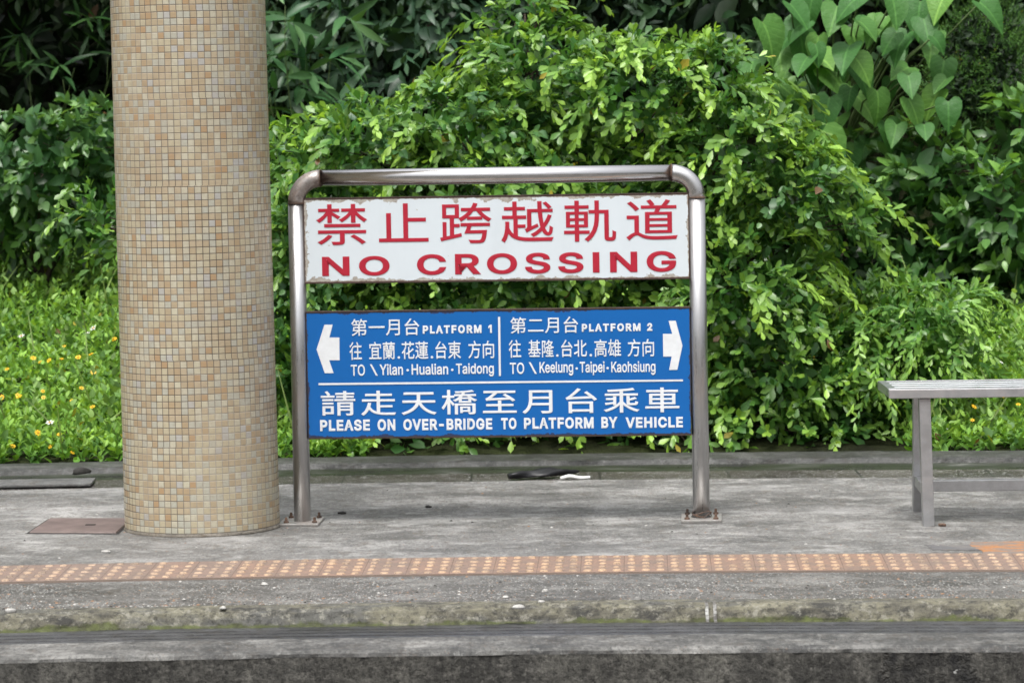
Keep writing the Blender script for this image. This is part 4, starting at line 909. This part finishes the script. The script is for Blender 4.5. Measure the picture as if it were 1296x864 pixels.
# weeds with small flowers on the bank
def weeds():
    b = []
    for (x0, x1, d0, d1, n) in ((-3.2, -.6, 0.02, 4.6, 5200), (1.0, 3.4, 0.02, 2.7, 2900), (-.8, 1.2, 2.4, 4.6, 500), (-7, -3.2, .02, 4.6, 2600), (3.4, 7, .02, 4.6, 2200)):
        x = rng.uniform(x0, x1, n); d = d0 + (d1 - d0) * rng.random(n); y = np.array([13.40 + yc(a) for a in x]) + d
        z = np.array([ground_z(a, c) for a, c in zip(x, y)])
        ok = ~((x > .9) & (x < 1.6) & (d < .7)); x, y, z, d = x[ok], y[ok], z[ok], d[ok]; n = len(x)
        P = np.stack([x, y, z - .01], 1); hump = .5 + .5 * np.sin(x * 5.1 + 1) * np.sin(y * 4.3)
        ln = rng.uniform(.06, .15, n) + .15 * hump * np.clip(d, 0, 1) + .16 * np.clip(d - 3.2, 0, 1) * rng.random(n); D = np.stack([rng.normal(0, .35, n), rng.normal(-.12, .35, n), np.ones(n)], 1)
        b.append(shoots(P, D, ln, 8, .052, .026, (.10, .24, .036), (.27, .46, .075), 'lance', .12, 1.25, .7, .35, tipshrink=.3, pairs=True))
        k = rng.random(n) < .09      # a taller, paler weed with broader leaves grows among them
        b.append(shoots(P[k], D[k], ln[k] * 1.5 + .05, 9, .058, .036, (.10, .22, .06), (.27, .42, .12), 'ovate', .15, 1.2, .6, .4, tipshrink=.35))
        k = rng.random(n) < .05      # grass blades and dry stalks
        k = k & (rng.random(n) < .5); q = P[k]; b.append(leaf_arrays(q, D[k] + rng.normal(0, .25, q.shape), np.tile((0, -1.0, .4), (len(q), 1)), rng.uniform(.2, .42, len(q)), np.full(len(q), .008), np.array((.17, .25, .06)) * rng.uniform(.6, 1.4, (len(q), 1)), 'lance', .3, .4))
    tag(leaf_object('ground_cover', b, M['leaf_matt']), kind='stuff')
weeds()

def flower_proto(name, label, group, pm, s=1.0, n=8):
    t = thing(name, label, 'flower', (0, 0, 0), 0, group)
    a = np.linspace(0, 2 * PI, n + 1)[:-1]; A = np.stack([np.cos(a), np.sin(a), np.full(n, .12)], 1); P = A * .004 * s
    V, fc, uv, C = leaf_arrays(P, A, np.tile(UP, (n, 1)), np.full(n, .016 * s), np.full(n, .009 * s), np.ones((n, 3)), 'obovate', .1, .1)
    leaf_object('petals', [(V, fc, uv, C)], M[pm], t)
    bm = bmesh.new(); add_lathe(bm, [(.006 * s, -.003), (.0065 * s, .002), (.003 * s, .0045)], 10); obj('flower_disc', bm, M['disc'], t, True)
    bm = bmesh.new(); add_tube(bm, [(0, 0, -.003), (.004, .002, -.06), (0, .006, -.13)], .0016, 5); obj('stem', bm, M['stem'], t, True)
    return t
def copy_tree(o):
    c = o.copy(); COL.objects.link(c)
    for ch in o.children:
        k = ch.copy(); COL.objects.link(k); k.parent = c
    return c
def flowers(proto, spots):
    first = True
    for (x, y) in spots:
        # the point of the bank's weed tops seen there
        best = None
        for D in np.linspace(13.5, 18.5, 101):
            p = at(x, y, D)
            if p.z <= ground_z(p.x, p.y) + .15: best = p; break
        if best is None: continue
        o = proto if first else copy_tree(proto); first = False
        o.location = best + Vector((0, -.02, .02)); o.rotation_euler = (random.uniform(.3, 1.1), random.uniform(-.4, .4), random.uniform(-.5, .5))
        s = random.uniform(.45, .85); o.scale = (s, s, s)
YF = [(82, 443), (116, 453), (119, 476), (145, 434), (63, 461), (100, 457), (23, 505), (55, 500), (79, 459), (93, 512), (118, 520), (56, 508), (17, 570), (3, 508), (25, 507), (49, 553), (101, 549), (65, 570), (92, 578), (10, 472), (43, 458), (52, 463), (76, 555), (104, 496)]
YF2 = [(1232, 520), (1288, 517), (1268, 508), (1230, 537), (1294, 572), (1284, 548)]
flowers(flower_proto('yellow_flower', 'small yellow daisy-like flower among the weeds left of the column', 'yellow flowers left of the column', 'petal', 1.0), YF)
flowers(flower_proto('yellow_flower', 'small yellow flower among the weeds under the bench side', 'yellow flowers behind the bench', 'petal', 1.0), YF2)
WF = [(55, 332), (28, 430), (111, 427), (119, 420), (64, 540)]
WF2 = [(1207, 465), (1268, 463), (1225, 352), (1265, 430), (1283, 467), (1196, 549)]
flowers(flower_proto('white_flower', 'small white ragged flower in the weeds left of the column', 'white flowers left of the column', 'petal_white', 1.15, 6), WF)
flowers(flower_proto('white_flower', 'small white flower at the back of the weeds behind the bench', 'white flowers behind the bench', 'petal_white', .9, 6), WF2)

# shrubs and plants on the bank behind
bl = [px_lobe(60, 205, 16.8, 75, 55, .4), px_lobe(0, 215, 17.0, 60, 60, .4), px_lobe(120, 175, 17.0, 45, 38, .35), px_lobe(95, 260, 17.0, 70, 50, .4), px_lobe(0, 300, 17.2, 40, 30, .3)]
shrub('leafy_shrub', 'mid green shrub with broad blunt leaves on the bank left of the column', bl, 75, 700, (-2.45, 17.2), L=.095, W=.056, old=(.048, .13, .042), young=(.17, .32, .09), nleaf=9, length=(.12, .22), shape='ovate', droop=.45, back=.85)
rs = [px_lobe(1190, 230, 16.4, 70, 45, .35), px_lobe(1262, 265, 16.2, 55, 60, .4), px_lobe(1200, 320, 16.4, 80, 60, .35), px_lobe(1292, 360, 16.3, 60, 70, .4), px_lobe(1130, 190, 16.7, 38, 25, .25), px_lobe(1300, 170, 16.4, 25, 30, .3), px_lobe(1150, 345, 16.8, 60, 50, .3)]
shrub('ovate_leaf_shrub', 'shrub with large pointed drooping leaves above the bench on the right', rs, 62, 900, (2.4, 16.8), L=.115, W=.064, old=(.042, .12, .03), young=(.16, .32, .06), nleaf=8, length=(.15, .28), shape='ovate', droop=.4, back=.85, face=.8)
dk = [px_lobe(1060, 340, 16.5, 70, 90, .3), px_lobe(980, 340, 16.8, 60, 90, .3), px_lobe(1150, 395, 16.3, 90, 50, .3), px_lobe(1270, 415, 16.2, 70, 40, .3), px_lobe(1200, 420, 16.2, 80, 40, .3)]
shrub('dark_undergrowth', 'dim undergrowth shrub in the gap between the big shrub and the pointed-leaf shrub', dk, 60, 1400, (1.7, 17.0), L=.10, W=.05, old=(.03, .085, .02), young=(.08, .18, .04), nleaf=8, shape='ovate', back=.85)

def heart_plant():
    root = (1.6, 17.4); z0 = ground_z(*root); t = thing('elephant_ear_plant', 'tall plant with big heart-shaped leaves on long stalks, upper right', 'plant', (root[0], root[1], z0))
    spots = [(965, 48, 66), (1107, 50, 62), (1018, 45, 56), (1075, 75, 58), (1165, 20, 60), (1200, 5, 60), (1145, 60, 50), (1010, 125, 80), (1045, 105, 60), (1080, 100, 56), (1040, 190, 74), (1100, 190, 50),
             (1012, 60, 58), (1060, 25, 55), (1125, 75, 50), (985, 75, 60), (1050, 140, 55), (1000, 165, 60), (1065, 210, 60), (1120, 215, 50), (1090, 10, 55), (1030, 85, 60), (1150, 100, 50), (955, 90, 55), (1085, 140, 60), (1040, 225, 55), (1110, 130, 50), (1180, 60, 50), (1240, 20, 55), (1010, 205, 60), (1130, 15, 50), (980, 120, 55), (1060, 165, 55), (1000, 20, 50), (1005, 190, 62), (1030, 235, 60), (1075, 235, 54), (1052, 262, 56), (1100, 250, 50), (1120, 170, 50), (1150, 140, 50), (1195, 90, 46)]
    spots = [(x, y, s * .84) for x, y, s in spots] + [(random.uniform(945, 1200), random.uniform(5, 250), random.uniform(26, 42)) for _ in range(44)]
    for i, (x, y, s) in enumerate(spots):
        D = 16.2 + .6 * ((i * 37) % 10) / 10; p = at(x, y - s * .35, D); e = np.array(p) - np.array((root[0], root[1], z0)); Ls = s / FPX * D * .98
        yaw = random.uniform(-1.2, 1.2); el = random.uniform(-1.2, -.2)
        A = np.array([[math.sin(yaw) * math.cos(el), -math.cos(yaw) * math.cos(el), math.sin(el)]]); N = np.array([[random.uniform(-.3, .3) + math.sin(yaw) * .5, -.75, .7]])
        yo = random.random() ** 3.0; C = np.array([[.045, .145, .03]]) * (1 - yo) + np.array([[.14, .30, .055]]) * yo
        o = leaf_object('leaf', [leaf_arrays(e[None], A, N, [Ls], [Ls * random.uniform(.78, .95)], C, 'heart', random.uniform(.1, .45), random.uniform(.15, .6))], M['leaf_big'], t)
        branches([(limb((0, 0, .05), e * 1.0, .18, 7, .02), .008, .004)], o, 'stalk', M['stem'])
    branches([(limb((0, 0, -.05), (0, .05, 1.2), 0), .03, .02)], t, 'stem', M['stem'])
heart_plant()

def conifer():
    root = (2.55, 17.9); z0 = ground_z(*root); t = thing('conifer_bush', 'small dark conifer with feathery sprays at the upper right', 'conifer', (root[0], root[1], z0)); o = np.array([root[0], root[1], z0])
    lob = [px_lobe(1235, 75, 17.8, 60, 60, .3), px_lobe(1215, 120, 17.7, 50, 45, .25), px_lobe(1275, 110, 17.7, 50, 60, .3), px_lobe(1255, 40, 17.9, 40, 35, .25)]
    P, N = lobe_points(lob, 900, .8, .88); D = N + UP * .6 + rng.normal(0, .3, P.shape)
    b = [shoots(P - o, D, rng.uniform(.05, .12, len(P)), 9, .026, .007, (.045, .125, .025), (.11, .24, .045), 'needle', .1, .8, .3, .5)]
    Q = lobe_volume(lob, 4000); b.append(loose(Q - o, .06, .02, (.012, .03, .01), 'needle'))
    leaf_object('foliage', b, M['leaf_matt'], t); branches([(limb((0, 0, -.05), (0, 0, 1.6), 0), .05, .015)], t, 'trunk')
conifer()

def blade_plant(name, label, root, spots, n, L, W, old, young, cat='plant', mat='leaf_glossy', droop=.5, spread=1.0, nleaf=9, ln=(.5, .9), face=.6, dirs=None):
    z0 = ground_z(*root); t = thing(name, label, cat, (root[0], root[1], z0)); o = np.array([root[0], root[1], z0]); b, ps = [], []
    S, D = [], []
    for (x, y, D_) in spots:
        for k in range(n):
            p = np.array(at(x + random.uniform(-28, 28), y + random.uniform(-28, 28), D_ + random.uniform(-.3, .3))); S.append(p - o); D.append((random.uniform(-.8, .8), random.uniform(-.8, .1), random.uniform(.0, 1.0)))
    S, D = np.array(S), np.array(D)
    b.append(shoots(S, D, rng.uniform(*ln, len(S)), nleaf, L, W, old, young, 'lance', droop, spread, face, .3, fold=.3, curl=.3, tipshrink=.2))
    leaf_object('foliage', b, M[mat], t)
    for s in S[::2]: ps.append((limb((s[0] * .5, s[1] * .5 + .1, 0), s, .1), .004, .002))
    branches(ps, t, 'stem', M['stem'])
blade_plant('ginger_plant', 'clump with long drooping strap leaves right of the column top', (-1.1, 17.6), [(350, 20, 17.2), (385, 60, 17.3), (360, 110, 17.2), (400, 120, 17.4), (370, 170, 17.2), (410, 20, 17.5), (330, 70, 17.4), (420, 165, 17.6)], 3, .24, .055, (.03, .10, .035), (.10, .20, .07), spread=1.3, nleaf=7, ln=(.15, .35))
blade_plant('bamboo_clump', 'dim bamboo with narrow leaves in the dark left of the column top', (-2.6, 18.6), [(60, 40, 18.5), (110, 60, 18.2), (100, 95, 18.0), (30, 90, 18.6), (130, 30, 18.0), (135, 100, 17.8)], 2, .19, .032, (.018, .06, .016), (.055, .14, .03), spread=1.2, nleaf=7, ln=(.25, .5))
def grass_tuft(name, label, root, n, h, col, spread=.35):
    z0 = ground_z(*root); t = thing(name, label, 'grass', (root[0], root[1], z0))
    P = np.stack([rng.normal(0, .12, n), rng.normal(0, .1, n), np.zeros(n)], 1); A = np.stack([rng.normal(0, spread, n), rng.normal(-.1, spread, n), np.ones(n)], 1)
    L = rng.uniform(.6, 1.2, n) * h
    leaf_object('blades', [leaf_arrays(P, A, np.stack([A[:, 0] * .5, np.full(n, -1.0), np.full(n, .5)], 1), L, np.full(n, .018), np.array(col) * rng.uniform(.6, 1.5, (n, 1)), 'lance', .3, rng.uniform(.1, .7, n))], M['leaf_glossy'], t)
    bm = bmesh.new(); add_lathe(bm, [(.07, -.03), (.05, .05), (.02, .09)], 10); obj('root_clump', bm, M['stem'], t)
grass_tuft('grass_tuft', 'tuft of long green blades under the leafy shrub at the left', (-2.45, 17.5), 26, .6, (.05, .13, .03))
grass_tuft('grass_tuft', 'darker tuft of long blades in the gap right of the big shrub', (1.62, 16.6), 40, .6, (.015, .04, .012))

def tree(name, label, root, lobes, dens, nin, L, W, old, young, droop, mat='leaf_glossy', shape='lance', nleaf=9, upw=.1, h=3.4, face=.5, length=(.25, .5)):
    z0 = ground_z(*root); t = thing(name, label, 'tree', (root[0], root[1], z0)); o = np.array([root[0], root[1], z0])
    P, N = lobe_points(lobes, dens, .5, .85); D = N * .8 + UP * upw + rng.normal(0, .35, P.shape)
    b = [shoots(P - o, D, rng.uniform(*length, len(P)), nleaf, L, W, old, young, shape, droop, 1.1, face, .35, curl=.25, tipshrink=.25)]
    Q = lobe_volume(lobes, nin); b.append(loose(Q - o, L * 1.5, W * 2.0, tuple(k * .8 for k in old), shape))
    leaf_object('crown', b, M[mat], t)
    top = Vector((0, 0, h)); ps = [(limb((0, 0, -.2), top, 0, 7, .05), .13, .06)]
    for c, r in lobes:
        e = Vector(c) - Vector(o); ps.append((limb(top * random.uniform(.45, .95), e, .15), .045, .012))
    branches(ps, t, 'trunk')
def W3(x, y, z, rx, ry, rz): return ((x, y, z), (rx, ry, rz))  # also places unseen high crowns, added to block sky light over the bank
tree('drooping_leaf_tree', 'tree with dull bluish drooping leaves hanging above the big shrub', (-.3, 19.6),
     [px_lobe(450, 60, 18.2, 80, 70, .5), px_lobe(540, 70, 18.0, 90, 75, .5), px_lobe(620, 60, 18.3, 90, 80, .5), px_lobe(730, 40, 18.6, 90, 70, .5), px_lobe(500, 0, 18.4, 130, 60, .6), px_lobe(820, -10, 18.8, 110, 40, .5), W3(-.3, 19.0, 3.2, 1.8, 1.6, 1.1)],
     42, 3200, .115, .042, (.030, .075, .038), (.075, .14, .07), .8)
tree('dark_leaf_tree', 'tree with dark leaves at the top edge, above the heart-leaved plant', (1.8, 20.0),
     [px_lobe(900, 15, 18.4, 90, 35, .5), px_lobe(980, 10, 18.6, 80, 40, .5), W3(1.8, 19.2, 3.0, 1.5, 1.6, .9), W3(3.4, 19.2, 2.8, 1.3, 1.5, 1.0)],
     36, 2400, .12, .045, (.03, .075, .03), (.08, .16, .06), .7)
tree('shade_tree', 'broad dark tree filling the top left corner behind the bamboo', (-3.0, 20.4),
     [W3(-3.2, 19.8, 1.9, 1.2, .7, .9), W3(-2.2, 19.4, 3.2, 1.7, 1.9, .9), W3(-3.8, 18.4, 3.2, 1.4, 1.6, .8), W3(-2.0, 20.2, 1.7, .9, .6, .9)],  # the raised lobes overhang out of view, added to shade this corner
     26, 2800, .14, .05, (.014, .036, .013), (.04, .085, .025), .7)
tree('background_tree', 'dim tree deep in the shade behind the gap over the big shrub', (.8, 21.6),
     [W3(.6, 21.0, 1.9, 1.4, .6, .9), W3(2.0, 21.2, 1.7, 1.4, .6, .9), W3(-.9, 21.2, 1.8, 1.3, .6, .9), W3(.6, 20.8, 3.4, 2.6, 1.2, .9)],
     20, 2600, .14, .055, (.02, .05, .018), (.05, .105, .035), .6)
tree('corner_tree', 'dim tree behind the conifer in the top right corner', (3.4, 20.6),
     [W3(3.2, 20.2, 1.7, 1.2, .6, .9), W3(3.6, 19.6, 3.0, 1.4, 1.3, .8)], 22, 1400, .13, .05, (.024, .06, .02), (.06, .125, .035), .6)
tree('verge_tree', 'dark tree on the bank far to the left of the column', (-6.2, 19.6),
     [W3(-5.6, 18.6, 1.9, 1.3, .9, 1.1), W3(-7.4, 18.6, 2.2, 1.4, .9, 1.3), W3(-6.4, 19.2, 3.6, 2.2, 1.2, 1.0)], 18, 1200, .15, .06, (.02, .055, .016), (.06, .13, .03), .6)
tree('verge_tree', 'dark tree on the bank far to the right of the bench', (6.2, 19.8),
     [W3(5.4, 18.8, 1.9, 1.3, .9, 1.1), W3(7.2, 18.6, 2.2, 1.4, .9, 1.3), W3(6.2, 19.4, 3.6, 2.2, 1.2, 1.0)], 18, 1200, .15, .06, (.02, .055, .016), (.06, .13, .03), .6)
